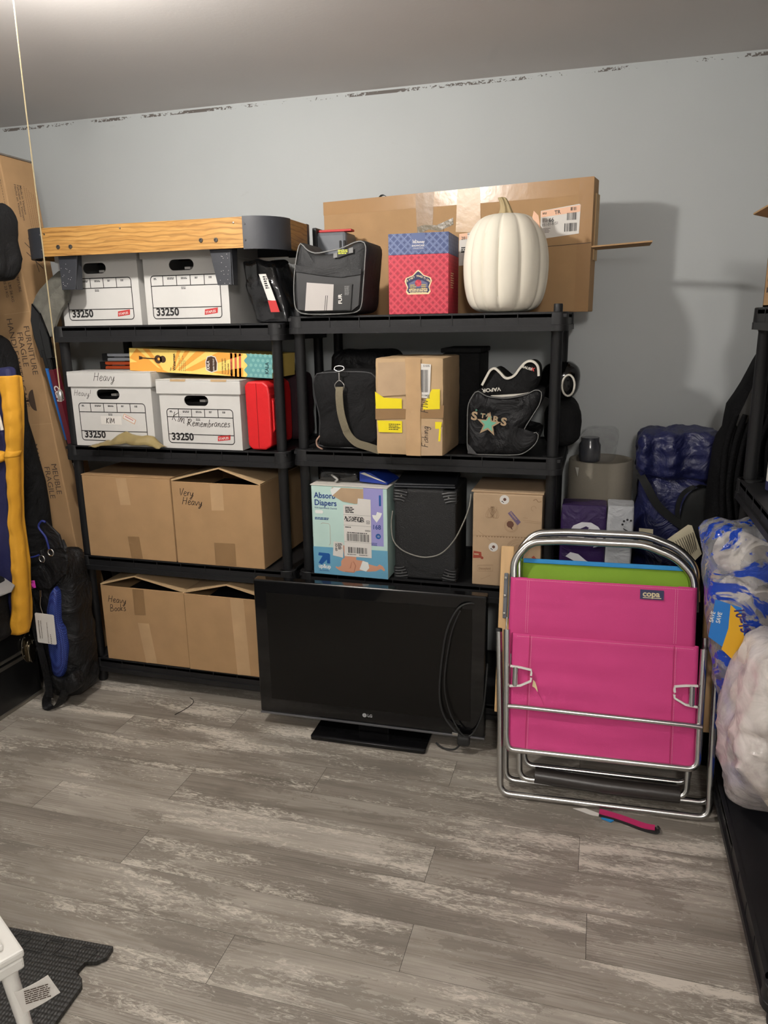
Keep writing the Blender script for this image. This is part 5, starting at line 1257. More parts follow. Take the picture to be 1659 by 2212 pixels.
# hockey sticks between the carton and the shelving
GTAPE = mat('grey_cloth_tape', s2l(96, 94, 86), .85, bump=.9, bscale=60, var=.25, vscale=30)
def hockey_stick(label, p0, p1, blade, tapec, art):
    """p0 foot on the floor, p1 heel, blade: outline points (world)"""
    r = thing('hockey_stick', label, 'hockey stick', p0)
    P0, P1 = Vector(p0), Vector(p1); v = P1 - P0
    S().mat(GLOSSB).ribbon([Vector((0, 0, .003)), v * .5, v], (0, 1, 0), .030, .020).build('shaft', r, bevel=.003)
    for m, a, b in art:
        S().mat(m).ribbon([v * a, v * b], (0, 1, 0), .0306, .0206).build('shaft_artwork', r)
    B = [Vector(q) - P0 for q in blade]
    S().mat(BLACKP).prism([(0, 0)], (0, 0, 0), (1, 0, 0), (0, 0, 1), (0, .01, 0)) if False else None
    n = len(B); s = S().mat(tapec)
    lo = [s.bm.verts.new(q) for q in B]; hi = [s.bm.verts.new(q + Vector((.004, .012, 0))) for q in B]
    s._tag([s.bm.faces.new(lo), s.bm.faces.new(hi[::-1])] + [s.bm.faces.new((lo[i], hi[i], hi[(i + 1) % n], lo[(i + 1) % n])) for i in range(n)])
    s.build('taped_blade', r, bevel=.002)
    return r
CYAN = mat('bright_blue_print', s2l(40, 110, 190), .4); MAR = mat('maroon_lacquer', s2l(92, 24, 36), .3); WP = mat('white_lettering', s2l(214, 206, 198), .5)
k1 = hockey_stick('black hockey stick with bright blue shaft print, taped blade up, nearer the tall carton', (-1.475, -.20, 0.0), (-1.512, -.452, 1.33), [(-1.527, -.47, 1.497), (-1.509, -.47, 1.525), (-1.49, -.47, 1.545), (-1.44, -.472, 1.580), (-1.395, -.474, 1.607), (-1.371, -.474, 1.579), (-1.43, -.472, 1.525), (-1.497, -.47, 1.46)], GTAPE, ((CYAN, .74, .95),))
k2 = hockey_stick('black and maroon hockey stick with white lettering beside the shelf post', (-1.462, -.235, 0.0), (-1.466, -.482, 1.30), [(-1.472, -.50, 1.46), (-1.43, -.502, 1.51), (-1.349, -.504, 1.572), (-1.340, -.504, 1.545), (-1.351, -.503, 1.501), (-1.385, -.502, 1.47), (-1.407, -.50, 1.438), (-1.444, -.50, 1.376)], GTAPE, ((MAR, .70, .97), (WP, .64, .69), (WP, .58, .62)))
for k_, pts, y in ((k1, [(-1.54, 1.498), (-1.509, 1.459), (-1.513, 1.40), (-1.500, 1.30), (-1.528, 1.30), (-1.548, 1.37), (-1.554, 1.435)], -.462), (k2, [(-1.484, 1.459), (-1.456, 1.374), (-1.452, 1.300), (-1.480, 1.290), (-1.487, 1.34), (-1.494, 1.410)], -.492)):
    S().mat(GLOSSB).prism([(q[0] - k_.location.x, q[1]) for q in pts], (0, y - k_.location.y, 0), (1, 0, 0), (0, 0, 1), (0, .014, 0)).build('blade_heel', k_, bevel=.003)
D_ = Decal((.0, -.021 - .235 * 0, 0), (1, 0, 0), (-.006, -.178, 1)); 
V2 = Vector((-.004, -.247, 1.30))
ul, fl = Vector((1, 0, 0)), V2.normalized()
D_ = Decal(V2 * .86 + Vector((-.0095, -.0, 0)) + Vector((0, -.0155, -.003)), ul, fl, lift=.0008); D_.text('CCM', .004, .085, .028, WP, .04, rot=-PI / 2, sx=1.0); D_.build('shaft_lettering', k2)

# black hanging bag at the left edge
r = thing('hanging_bag', 'black bag hanging from the left wall at the top left photo edge', 'bag', (-1.62, -.68, 1.565))
S().mat(FABB).soft(-.20, .205, -.10, .08, 0, .245, .05, 12, .014, 9, 31).build('bag_body', r, smooth=60)
S().mat(FABB2).ribbon(smoothpath([(.150, -.125, .12), (.165, -.130, .03), (.168, -.130, -.06)]), (1, 0, 0), .034, .004).build('hanging_strap', r, smooth=40)
S().mat(mat('braided_pull', s2l(120, 96, 84), .7)).tube(smoothpath([(.19, -.105, .245), (.222, -.108, .225), (.240, -.110, .165), (.225, -.11, .20)]), .004, 8).build('zip_pull', r, smooth=50)
S().mat(FABB2).ribbon(smoothpath([(-.10, 0, .235), (-.22, .0, .38), (-.36, .02, .47), (-.50, .03, .478), (-.524, .03, .470), (-.510, .0, .46), (-.32, -.01, .42), (-.14, -.01, .235)]), (0, 1, 0), .035, .004).build('shoulder_strap', r, smooth=40)
r = thing('wall_hook', 'steel wall hook carrying the black hanging bag', 'hook', (XL + .0005, -.66, 2.0))
S().mat(STEEL).box(0, .004, -.015, .015, -.03, .04).tube(fillet([(.002, 0, .0), (.05, 0, .0), (.05, 0, .035)], .012), .004, 8).build('hook_body', r, smooth=40)

# trunk
r = thing('trunk', 'black storage trunk with metal trim and oval latch at the left photo edge', 'trunk', (-1.812, -1.05, 0))
w, l, h = .470, .840, .325
TRK = mat('trunk_black_laminate', (.010, .010, .010), .28, var=.1)
S().mat(TRK).box(-w / 2, w / 2, -l / 2, l / 2, .004, .196).build('trunk_body', r, bevel=.003)
S().mat(TRK).box(-w / 2, w / 2, -l / 2, l / 2, .200, h).build('trunk_lid', r, bevel=.003)
TRM = mat('worn_trim_metal', (.34, .32, .28), .38, .9, bump=.2, bscale=60, var=.2)
for z0, z1 in ((.0, .016), (.178, .193), (.203, .216), (h - .014, h + .002)):
    s = S().mat(TRM); s.box(w / 2 - .012, w / 2 + .003, -l / 2 - .002, l / 2 + .002, z0, z1); s.build('metal_trim', r, bevel=.003)
S().mat(TRM).box(w / 2 + .002, w / 2 + .006, -.21, -.195, .0, .032).build('corner_clamp', r, bevel=.002)
E_ = [( .036 * math.cos(a), .060 * math.sin(a)) for a in [2 * PI * k / 28 for k in range(28)]]
Ly = .375
L1 = S().mat(BRASS).prism(E_, (w / 2 + .0032, Ly, .214), (0, 1, 0), (0, 0, 1), (.004, 0, 0)).build('latch_plate', r, bevel=.0015)
S().mat(BRASS).prism(stadium(0, 0, .026, .026) if False else [(.016 * math.cos(a), .040 * math.sin(a) - .014) for a in [2 * PI * k / 24 for k in range(24)]], (w / 2 + .0075, Ly + .004, .206), (0, 1, 0), (0, 0, 1), (.009, 0, 0)).build('latch_hasp', r, bevel=.003)
S().mat(BRASS).tube(fillet([(w / 2 + .013, Ly - .012, .165), (w / 2 + .015, Ly - .012, .246), (w / 2 + .015, Ly + .014, .246), (w / 2 + .013, Ly + .014, .215)], .01), .0022, 8).build('latch_bail', r, smooth=50)
for a in (20, 65, 115, 165, 205): S().mat(STEEL).lathe([(0, 0), (.0035, 0), (.0025, .002), (0, .0024)], (0, 0, 0), 10).build('rivet', L1, loc=(w / 2 + .007, Ly + .030 * math.cos(math.radians(a)), .214 + .052 * math.sin(math.radians(a))), rot=(0, PI / 2, 0))

# tall black bag standing on the trunk behind the sack
r = thing('equipment_bag', 'tall black equipment bag standing behind the blue and yellow sack and trunk', 'bag', (-1.712, -.478, 0))
def lean(p): return Vector((p.x - .15 * (p.z / 1.36), p.y, p.z))
S().mat(FABB)  .soft(-.17, .195, -.085, .082, 0, 1.385, .06, 16, .018, 6, 41, fn=lean).build('bag_body', r, smooth=60)
S().mat(FABG).ribbon(smoothpath([(-.12, -.098, 1.28), (-.03, -.100, 1.265), (.045, -.088, 1.26)]), (0, 0, 1), .05, .004).build('grey_band', r)
S().mat(FABG).ribbon(smoothpath([(.02, -.100, .77), (.07, -.098, .80), (.105, -.085, .82)]), (0, 0, 1), .04, .004).build('lower_band', r)

# blue and yellow drawstring sack
r = thing('drawstring_sack', 'navy blue and golden yellow drawstring sack standing on the trunk', 'sack', (-1.608, -.735, .3285))
NAVYF = mat('navy_fabric', s2l(24, 26, 72), .75, bump=.5, bscale=120, var=.15); GOLDF = mat('golden_fabric', s2l(206, 148, 34), .75, bump=.5, bscale=90, var=.08)
def sackfn(p):
    t = p.z / .96; q = 1 - .20 * max(0, t - .55) + .010 * math.sin(t * 26)
    return Vector((p.x * q + .115 * t + .012 * math.sin(t * 9), p.y * q, p.z))
S().mat(NAVYF).soft(-.15, .118, -.07, -.012, 0, .955, .024, 18, .010, 12, 51, fn=sackfn).build('blue_panel', r, smooth=60)
S().mat(GOLDF).soft(.104, .136, -.068, -.014, 0.004, .925, .014, 16, .007, 12, 52, fn=sackfn).build('yellow_side', r, smooth=60)
def goldfn(p):
    t = p.z / .93; e = .095 + .035 * math.sin(t * 5.2) ; q = sackfn(p); q.x = max(q.x, e + .004 * math.sin(t * 30)); return q
def strip(zs, name, m, amp):
    s = S().mat(m); N = 60; rows = []
    for i in range(N + 1):
        z = zs[0] + (zs[1] - zs[0]) * i / N; t = z / .96
        base = sackfn(Vector((.134, 0, z))).x; le = base - (.020 + .012 * math.sin(t * 6.5 + 1.2))
        row = []
        for k in range(9):
            u_ = k / 8; x = le + (base + .010 - le) * u_; y = -.078 + .05 * max(0, u_ - .7) ** 1.2 * 3 + amp * noise.noise(Vector((x * 30, z * 22, 2)))
            row.append(s.bm.verts.new((x, y - .006, z)))
        rows.append(row)
    s._tag([s.bm.faces.new((A[k], A[k + 1], B[k + 1], B[k])) for A, B in zip(rows, rows[1:]) for k in range(8)])
    o = s.build(name, r, smooth=60); md = o.modifiers.new('th', 'SOLIDIFY'); md.thickness = .006; md.offset = 1; return o
strip((.01, .68), 'yellow_panel', GOLDF, .007); strip((.66, .93), 'upper_yellow_panel', GOLDF, .010)
S().mat(GOLDF).soft(.03, .180, -.098, -.062, .64, .680, .015, 8, .006, 20, 7).build('yellow_fold', r, smooth=60)
S().mat(mat('white_cord', s2l(205, 198, 186), .7)).tube(smoothpath([(.125, -.095, .935), (.160, -.105, .950), (.186, -.108, .91), (.196, -.105, .85), (.206, -.104, .79), (.210, -.104, .755)]), .0055, 8).build('drawcord', r, smooth=60)

# grey cap
r = thing('cap', 'light grey cap lying on the trunk at the left photo edge', 'cap', (-1.560, -.885, .3285))
CAPM = mat('light_grey_cotton', s2l(136, 134, 132), .8, bump=.4, bscale=300)
S().mat(CAPM).lathe([(.0, .0), (.085, .0), (.088, .05), (.080, .10), (.060, .14), (.03, .158), (0, .162)], (-.02, 0, .235), 32).build('crown', r, smooth=60)
S().mat(CAPM).prism([(.05, -.08), (.11, -.07), (.135, -.03), (.14, .02), (.12, .06), (.06, .08)], (-.01, 0, .228), (1, 0, -.25), (0, 1, 0), (0, 0, .007)).build('brim', r, bevel=.002)
S().mat(FABB).soft(-.10, .07, -.08, .08, 0, .236, .03, 8, .006, 9, 2).build('folded_base', r, smooth=60)

# backpack by the left post
r = thing('backpack', 'black backpack with blue mesh pocket, steel eyelets and a white tag beside the trunk', 'bag', (-1.398, -.61, 0))
BLUM = bpy.data.materials.new('blue_mesh_fabric'); BLUM.use_nodes = True; net(BLUM, s2l(16, 30, 96), s2l(60, 82, 150), 190)
out = [(-.105, .05), (-.112, .16), (-.128, .32), (-.165, .46), (-.158, .545), (-.120, .585), (-.06, .598), (.0, .600), (.03, .590), (.045, .565), (.052, .52), (.054, .44), (.052, .36), (.056, .25), (.050, .12), (.035, .05), (.0, .022), (-.06, .018)]
S().mat(FABB2).puff(out, -.065, .125, .03, .02, 72, .020, 11, 17).build('bag_body', r, smooth=60)
fl = S().mat(FABB2).prism([(-.128, .555), (-.095, .500), (-.05, .470), (-.01, .478), (.035, .520), (.065, .540), (.078, .58), (.076, .640), (.065, .672), (.04, .655), (.0, .640), (-.045, .620), (-.09, .612), (-.12, .59)], (0, -.105, 0), (1, 0, 0), (0, .02, 1), (0, .014, 0)).build('flap', r, bevel=.005)
for x, z in ((-.030, .592), (.012, .620), (.032, .678)):
    S().mat(CHROME).tube([(x + .0115 * math.cos(a), -.106 + (z) * .02, z + .0125 * math.sin(a)) for a in [2 * PI * k / 20 for k in range(21)]], .0030, 8).build('eyelet', fl, smooth=60)
BLUT = mat('blue_binding', s2l(28, 40, 110), .6)
S().mat(FABB2).prism([(-.02, .690), (-.005, .725), (.01, .735), (.060, .690), (.070, .640), (.03, .635), (.012, .640)], (0, -.098, 0), (1, 0, 0), (0, .0, 1), (0, .01, 0)).build('grab_loop', r, bevel=.003)
S().mat(BLUT).tube(smoothpath([(.012, -.100, .635), (.006, -.103, .68), (-.018, -.103, .715), (-.004, -.101, .738), (.012, -.1, .735)]), .004, 8).build('blue_edge', r, smooth=60)
S().mat(BLUT).tube(smoothpath([(-.118, -.105, .612), (-.09, -.11, .598), (-.05, -.11, .604), (-.03, -.105, .612)]), .003, 8).build('blue_edge', r, smooth=60)
S().mat(BLUM).puff([(-.048, .14), (-.050, .30), (-.030, .42), (.004, .485), (.018, .46), (.014, .36), (.026, .30), (.022, .20), (-.012, .125)], -.100, .04, .012, .012, 48, .004, 18, 5).build('mesh_pocket', r, smooth=60)
S().mat(FABB2).puff([(-.055, .085), (-.05, .13), (.0, .12), (.045, .15), (.06, .09), (.0, .055)], -.102, .05, .012, .006, 36, .004, 12, 6).build('lower_pocket', r, smooth=60)
S().mat(FABB2).ribbon(smoothpath([(-.102, -.10, .52), (-.085, -.115, .38), (-.070, -.118, .25), (-.06, -.115, .12), (-.055, -.12, .05)]), (1, 0, 0), .030, .004).build('shoulder_strap', r, smooth=50)
S().mat(FABB2).ribbon(smoothpath([(-.055, -.10, .085), (-.075, -.115, .035), (-.072, -.120, .006), (-.045, -.122, .004), (-.012, -.118, .03), (.010, -.105, .08)]), [(.5, 1, 0)] * 40, .034, .004).build('bottom_strap', r, smooth=50)
S().mat(STEEL).ribbon([(-.036, -.115, .478), (-.034, -.120, .455)], (1, 0, 0), .008, .003).tube(smoothpath([(-.036, -.119, .455), (-.040, -.122, .42), (-.030, -.124, .385)]), .0015, 6).build('tag_clip', r)
t_ = S().mat(PAPER).prism(rrect(0, 0, .082, .118, .006), (-.068, -.128, .275), (1, 0, -.02), (.03, 0, 1), (0, .002, 0)).build('white_tag', r)
D_ = Decal((-.068, -.1285, .275), (1, 0, -.02), (.03, 0, 1)); D_.fine(.012, .09, .004, 14, .0035, INKB, seed=3, gap=.5); D_.fine(.022, .09, .003, 16, .003, INKB, seed=4, gap=.5); D_.fine(.048, .085, .003, 14, .0035, INKB, seed=5, gap=.7); D_.fine(.060, .04, .003, 6, .004, INKB, seed=6, gap=.7)
D_.build('tag_print', t_)
MAG = mat('magenta_card', s2l(222, 70, 190), .5)
pk = S().mat(MAG).prism([(0, .012), (.010, 0), (.068, .010), (.066, .038), (.008, .030)], (-.112, -.128, .480), (1, 0, .03), (0, 0, 1), (0, .0015, 0)).build('pink_tag', r)
D_ = Decal((-.112, -.1285, .480), (1, 0, .03)); D_.text('CCMYZ' if False else 'CHAMPS', .030, .024, .011, INK, .0, rot=.1, sx=.8); D_.fine(.032, .018, .03, 2, .003, INK, seed=2); D_.text('A', .012, .008, .013, INK, .01, rot=.1); D_.build('tag_print', pk)

r = thing('paper_scrap', 'small crumpled white wrapper wedged behind the left front shelf post', 'paper', (-1.497, -.405, 0))
S().mat(PAPER).soft(-.012, .012, -.01, .01, 0, .175, .006, 8, .008, 30, 4).build('wrapper', r, smooth=30)
r = thing('thread', 'short curved dark thread lying on the floor in front of the left shelving unit', 'thread', (-.955, -.58, 0))
S().mat(INK).tube(smoothpath([(-.024, .055, .002), (.000, .040, .0015), (.010, .015, .0015), (.004, -.03, .0015), (-.012, -.075, .0015)]), .0012, 6).build('thread_strand', r)

# ================================================================ RIGHT SIDE, BEHIND THE CHAIRS
FOAM = mat('grey_brown_foam', s2l(126, 120, 108), .9, bump=.3, bscale=200)
r = thing('foam_roll', 'tall grey-brown foam roll standing on the floor right of the shelves', 'roll', (.512, -.205, 0))
S().mat(FOAM).lathe([(.070, .001), (.105, .001), (.108, .01), (.108, .5), (.108, .938), (.105, .943), (.098, .943), (.095, .935), (.095, .30), (.070, .30)], (0, 0, 0), 48).build('foam_tube', r, smooth=50)
S().mat(FOAM).lathe([(0, .50), (.092, .50), (.090, .55), (0, .55)], (0, 0, 0), 32).build('inner_roll', r, smooth=50)
S().mat(mat('faint_grey_patch', s2l(170, 168, 160), .8)).prism([(0, 0), (.010, -.03), (.014, .0)], (-.083, -.0835, .925), (.85, -.52, 0), (0, 0, 1), (.001, .001, 0)).build('torn_sticker', r)
CLEARP = bpy.data.materials.new('clear_plastic_film'); CLEARP.use_nodes = True
def clear_film(m, col, alpha, scale, rough=.12):
    t = m.node_tree; b = t.nodes['Principled BSDF']; b.inputs['Base Color'].default_value = (*col, 1); b.inputs['Roughness'].default_value = rough
    tc = t.nodes.new('ShaderNodeTexCoord').outputs['Object']; n = noise_n(t, tc, scale, 5, .6, .6)
    r_ = ramp(t, [(0.35, (alpha * .6,) * 3), (0.65, (min(1, alpha * 1.6),) * 3)]); t.links.new(n, r_.inputs[0]); t.links.new(r_.outputs[0], b.inputs['Alpha'])
    bp = t.nodes.new('ShaderNodeBump'); bp.inputs['Strength'].default_value = 1; bp.inputs['Distance'].default_value = .008; t.links.new(n, bp.inputs['Height']); t.links.new(bp.outputs[0], b.inputs['Normal']); return t, b, tc
clear_film(CLEARP, (.25, .25, .25), .10, 30)
r = thing('bagged_jar', 'dark glossy jar inside a clear plastic bag on top of the foam roll', 'jar', (.495, -.205, .9435))
S().mat(mat('dark_glass', (.02, .022, .03), .12)).lathe([(0, 0), (.034, 0), (.036, .01), (.036, .055), (.030, .066), (.030, .08), (0, .08)], (-.022, -.05, 0), 28).build('jar', r, smooth=40)
S().mat(CLEARP).soft(-.064, .062, -.100, .10, 0, .105, .03, 12, .008, 22, 9, fn=lambda p: Vector((p.x + .01 * (p.z / .1), p.y * (1.25 - p.z * 6), p.z))).build('plastic_bag', r, smooth=40)

PURP = mat('purple_film', s2l(44, 24, 70), .35, fold=.009, fscale=11); SILV = mat('silver_white_film', s2l(165, 167, 170), .45, fold=.012, fscale=11); 
r = thing('pet_food_bag', 'purple and white pet food bag standing behind the folded chairs', 'bag', (.508, -.405, 0))
S().mat(PURP).soft(-.112, .030, -.045, .050, 0, .832, .006, 14, .0025, 12, 61).build('purple_side', r, smooth=60)
S().mat(SILV).soft(.031, .113, -.048, .048, 0, .836, .006, 14, .0025, 12, 62).build('white_side', r, smooth=60)
D_ = Decal((-.112, -.0505, 0)); WF = mat('white_film_print', s2l(205, 204, 208), .35)
D_.poly([Vector((x, y)) for x, y in [(.020, .700), (.024, .735), (.040, .765), (.066, .778), (.095, .778), (.118, .765), (.134, .742), (.136, .715), (.122, .700), (.105, .695), (.116, .718), (.112, .745), (.092, .757), (.084, .735), (.060, .712), (.040, .705)]], WF)
D_.poly([(.02, .66), (.05, .645), (.08, .625), (.10, .615), (.134, .600), (.138, .625), (.11, .640), (.085, .650), (.06, .67), (.035, .675)], WF); D_.poly([(.02, .58), (.08, .60), (.135, .575), (.135, .555), (.08, .56), (.03, .555)], WF)
D_.layer(1).poly([(.055, .752), (.078, .748), (.090, .760), (.080, .765)], PURP); D_.build('swoosh_print', r)
D_ = Decal((.031, -.0525, 0)); D_.poly([(.062 + .012 * math.cos(a), .768 + .010 * math.sin(a)) for a in [PI * 1.05 + .16 * k for k in range(12)]], INK)
for x, y in ((.048, .778), (.052, .789), (.062, .794), (.073, .792)): D_.disc(x, y, .0036, INK, 10)
D_.build('paw_print', r)

# navy quilted bundle
NQ = mat('navy_quilt_nylon', s2l(22, 26, 66), .42, bump=.5, bscale=60, var=.12, vscale=20, fold=.014, fscale=12)
r = thing('quilted_bundle', 'navy blue quilted sleeping bag bundle with black straps right of the foam roll', 'sleeping bag', (.757, -.218, 0))
def quilt(p):
    t = p.z; k = abs(math.sin(PI * t / .165)) ** .5; q = .93 + .075 * k
    return Vector((p.x * q, p.y * q, p.z))
S().mat(NQ).soft(-.125, .125, -.115, .10, 0, .925, .07, 26, .012, 14, 71, fn=quilt).build('lower_bundle', r, smooth=70)
S().mat(NQ).soft(-.130, .125, -.125, .09,   .900, 1.055, .035, 22, .010, 30, 72, fn=lambda p: Vector((p.x, p.y + .012 * math.sin(p.x * 60), p.z))).build('folded_top', r, smooth=50)
BS = mat('black_webbing', (.007, .0075, .0075), .7, spec=.2)
S().mat(BS).ribbon(smoothpath([(-.122, -.10, .92), (-.10, -.130, .885), (-.06, -.136, .82), (.0, -.138, .77), (.05, -.138, .745), (.10, -.12, .73)]), [(.6, 0, 1)] * 60, .026, .003).build('strap', r, smooth=50)
S().mat(BS).ribbon(smoothpath([(.02, -.13, .74), (.0, -.136, .80), (.01, -.138, .86), (.05, -.136, .89), (.09, -.12, .88)]), [(1, 0, .3)] * 60, .014, .003).build('loop_strap', r, smooth=50)
S().mat(BS).puff([(.02, .68), (.01, .78), (.03, .86), (.075, .885), (.112, .86), (.12, .76), (.10, .66)], -.142, .05, .015, .008, 40, .004, 14, 3).build('side_pocket', r, smooth=60)
LT = mat('cream_label', s2l(216, 206, 176), .8)
S().mat(LT).prism([(0, 0), (.045, -.002), (.042, .062), (-.002, .064)], (-.112, -.142, .680), (1, .05, 0), (.0, -.05, 1), (0, .001, 0)).build('sewn_label', r)
lb = S().mat(LT).prism([(-.045, .03), (.035, -.04), (.078, .015), (.050, .085), (.040, .110), (.028, .112), (-.03, .060)], (.005, -.150, .655), (1, .05, 0), (0, -.06, 1), (0, .001, 0)).build('care_label', r)
D_ = Decal((.005, -.1505, .655), (1, .05, 0), (0, -.06, 1), lift=.001)
for i in range(11): D_.line([(-.018 + i * .0062, .048 + i * .004), (.024 + i * .0036, -.018 + i * .0048)], .0022, mat('grey_print', s2l(96, 88, 76), .8))
D_.build('label_print', lb)

# black net bundle hanging by the right unit
NETM = mat('black_netting', (.004, .004, .0045), .85, spec=.1, bump=1, bscale=260)
r = thing('netting_bundle', 'black netting and rope bundle beside the post of the right shelving unit', 'net', (.94, -.462, 0))
S().mat(NETM).puff([(-.085, .0), (-.10, .40), (-.106, .80), (-.110, 1.00), (-.098, 1.075), (-.080, 1.10), (-.082, 1.15), (-.052, 1.21), (-.022, 1.28), (.005, 1.335), (.03, 1.34), (.07, 1.25), (.10, 1.0), (.11, .5), (.10, .0)], -.05, .13, .03, .012, 84, .014, 9, 81).build('net_pile', r, smooth=60)
s = S().mat(NETM)
for i in range(6):
    x = -.085 + .022 * i; s.tube(smoothpath([(x + .02, -.065, 1.14 - i * .0), (x, -.075, 1.05), (x - .008 * math.sin(i), -.078, .93), (x + .01, -.075, .80), (x, -.07, .62)]), .0085, 8)
s.build('rope_strands', r, smooth=50)['kind'] = 'stuff'
S().mat(mat('grey_mesh_cloth', (.028, .027, .025), .8)).prism([(-.066, 1.115), (-.058, 1.10), (-.02, 1.13), (.012, 1.31), (.004, 1.318)], (0, -.068, 0), (1, 0, 0), (0, 0, 1), (0, .004, 0)).build('grey_mesh_edge', r)

# ---------------------------------------------------------------- roll packs on the right unit
TPM = mat('tissue_white', s2l(222, 214, 204), .9, bump=.4, bscale=120)
BFILM = bpy.data.materials.new('blue_and_clear_film'); BFILM.use_nodes = True
t, b, tc = clear_film(BFILM, (.80, .82, .88), .26, 20, .14)
nb = noise_n(t, mapping(t, tc, (.8, .8, 1.1), (.3, .1, .37)), 6.5, 4, .62, 1.6); k = math_n(t, 'MULTIPLY', math_n(t, 'SUBTRACT', nb, .50), 30.0, True)
c = mixc(t, k, (.72, .72, .76), s2l(22, 66, 176)); t.links.new(c, b.inputs['Base Color'])
al = [l.from_socket for l in t.links if l.to_socket == b.inputs['Alpha']][0]; t.links.new(math_n(t, 'MAXIMUM', al, math_n(t, 'MULTIPLY', k, .97)), b.inputs['Alpha'])
WFILM = bpy.data.materials.new('milky_clear_film'); WFILM.use_nodes = True; clear_film(WFILM, (.90, .84, .82), .46, 8, .18)
def rolls(r, spots, rad, ln, axis, name):
    for (x, y, z) in spots:
        s = S().mat(TPM); s.lathe([(.018, -ln / 2), (rad - .004, -ln / 2), (rad, -ln / 2 + .005), (rad, ln / 2 - .005), (rad - .004, ln / 2), (.018, ln / 2), (.018, -ln / 2)], (0, 0, 0), 36)
        for f in list(s.bm.faces):
            if len(f.verts) > 4: s.bm.faces.remove(f)
        s.build(name, r, smooth=50, loc=(x, y, z), rot=axis)
r = thing('tissue_pack', 'large milky plastic pack of white rolls bulging out of the right shelving unit', 'tissue pack', (1.015, -1.02, .1056))
rolls(r, [(-.050, -.010, .190), (-.082, -.010, .270), (-.086, -.01, .380), (-.078, -.01, .485), (.055, -.010, .190), (.045, -.010, .270), (.045, -.01, .380), (.045, -.01, .485)], .053, .19, (PI / 2, 0, .25), 'tissue_roll')
def tpf(p):
    t_ = p.z / .56; p = Vector((p.x, p.y, p.z + .85 * (.125 - p.y) * max(0, 1 - t_ * 1.4)))
    return Vector((p.x - .055 * math.sin(min(1, t_ + .12) * PI * .85) + .022, p.y, p.z))
S().mat(WFILM).soft(-.140, .16, -.155, .130, 0, .560, .06, 22, .020, 12, 91, fn=tpf).build('plastic_wrap', r, smooth=60)
r = thing('towel_pack', 'blue and clear plastic pack of paper towels standing behind the milky tissue pack', 'paper towel pack', (.975, -.790, .1056))
rolls(r, [(-.085, -.0, .690), (-.070, -.0, .565), (.045, -.0, .690), (.055, -.0, .565), (-.015, -.0, .42), (.03, .0, .28)], .058, .14, (PI / 2, 0, .35), 'towel_roll')
def twf(p):
    t_ = p.z / .79
    return Vector((p.x - .085 * max(0, t_ - .35) * 1.5 + .10 * max(0, .5 - t_), p.y, p.z))
S().mat(BFILM).soft(-.125, .15, -.098, .090, 0, .785, .05, 22, .014, 12, 95, fn=twf).build('plastic_wrap', r, smooth=60)
D_ = Decal((-.172, -.116, .475), (1, -.1, 0), (-.12, 0, 1), lift=.004)
D_.poly([(.0, .03), (.055, -.01), (.085, .05), (.080, .12), (.02, .135)], mat('azure_print', s2l(40, 120, 200), .3)); D_.layer(1).poly([(.030, .0), (.060, -.03), (.085, .02), (.080, .10), (.055, .125), (.048, .06)], mat('gold_print', s2l(226, 172, 40), .3))
D_.layer(2).text('10=15', .062, .115, .034, mat('violet_ink', s2l(50, 40, 110), .4), .03, rot=-PI / 2 + .25, sx=.75); D_.text('SAVE', .012, .07, .014, WHT, .02, rot=1.35); D_.text('SAVE', .028, .07, .014, WHT, .02, rot=1.35)
D_.build('printed_label', r)

# carton and flap on top of the right unit
r = thing('carton', 'open brown carton with printed lines on top of the right shelving unit', 'carton', (1.075, -.84, 1.4345))
w, d, h = .36, .42, .215
s = S().mat(CARD); t_ = .004
s.box(-w / 2, w / 2, -d / 2, -d / 2 + t_, 0, h).box(-w / 2, w / 2, d / 2 - t_, d / 2, 0, h).box(-w / 2, -w / 2 + t_, -d / 2, d / 2, 0, h).box(w / 2 - t_, w / 2, -d / 2, d / 2, 0, h).box(-w / 2, w / 2, -d / 2, d / 2, 0, t_); s.build('carton_body', r)
S().mat(CARD).prism([(0, -.20), (.050, -.16), (.062, .18), (0, .20)], (-w / 2, .0, h + .001), (-.8, 0, .16), (0, 1, 0), (0, 0, .004)).build('top_flap', r)
D_ = Decal((-w / 2, d / 2, 0), (0, -1, 0)); 
for i in range(3): D_.rect(.03, .035 + i * .028, .13 - .03 * (i < 2), .048 + i * .028, INKB); 
D_.build('printed_lines', r)
r = thing('bottle', 'white bottle with a dark blue base on the middle shelf of the right unit', 'bottle', (.962, -.76, .9726))
S().mat(PLASTW).lathe([(0, .0), (.036, 0), (.038, .006), (.038, .14), (.030, .165), (.014, .175), (.014, .19), (0, .19)], (0, 0, 0), 32).build('bottle_body', r, smooth=40)
S().mat(NAVY).lathe([(.0, .001), (.0384, .001), (.0386, .024), (0, .024)], (0, 0, 0), 32).build('blue_base', r, smooth=40)
S().mat(mat('orange_band_print', s2l(206, 110, 70), .5)).lathe([(.0384, .085), (.0386, .086), (.0386, .098), (.0384, .099)], (0, 0, 0), 32).build('label_band', r, smooth=40)

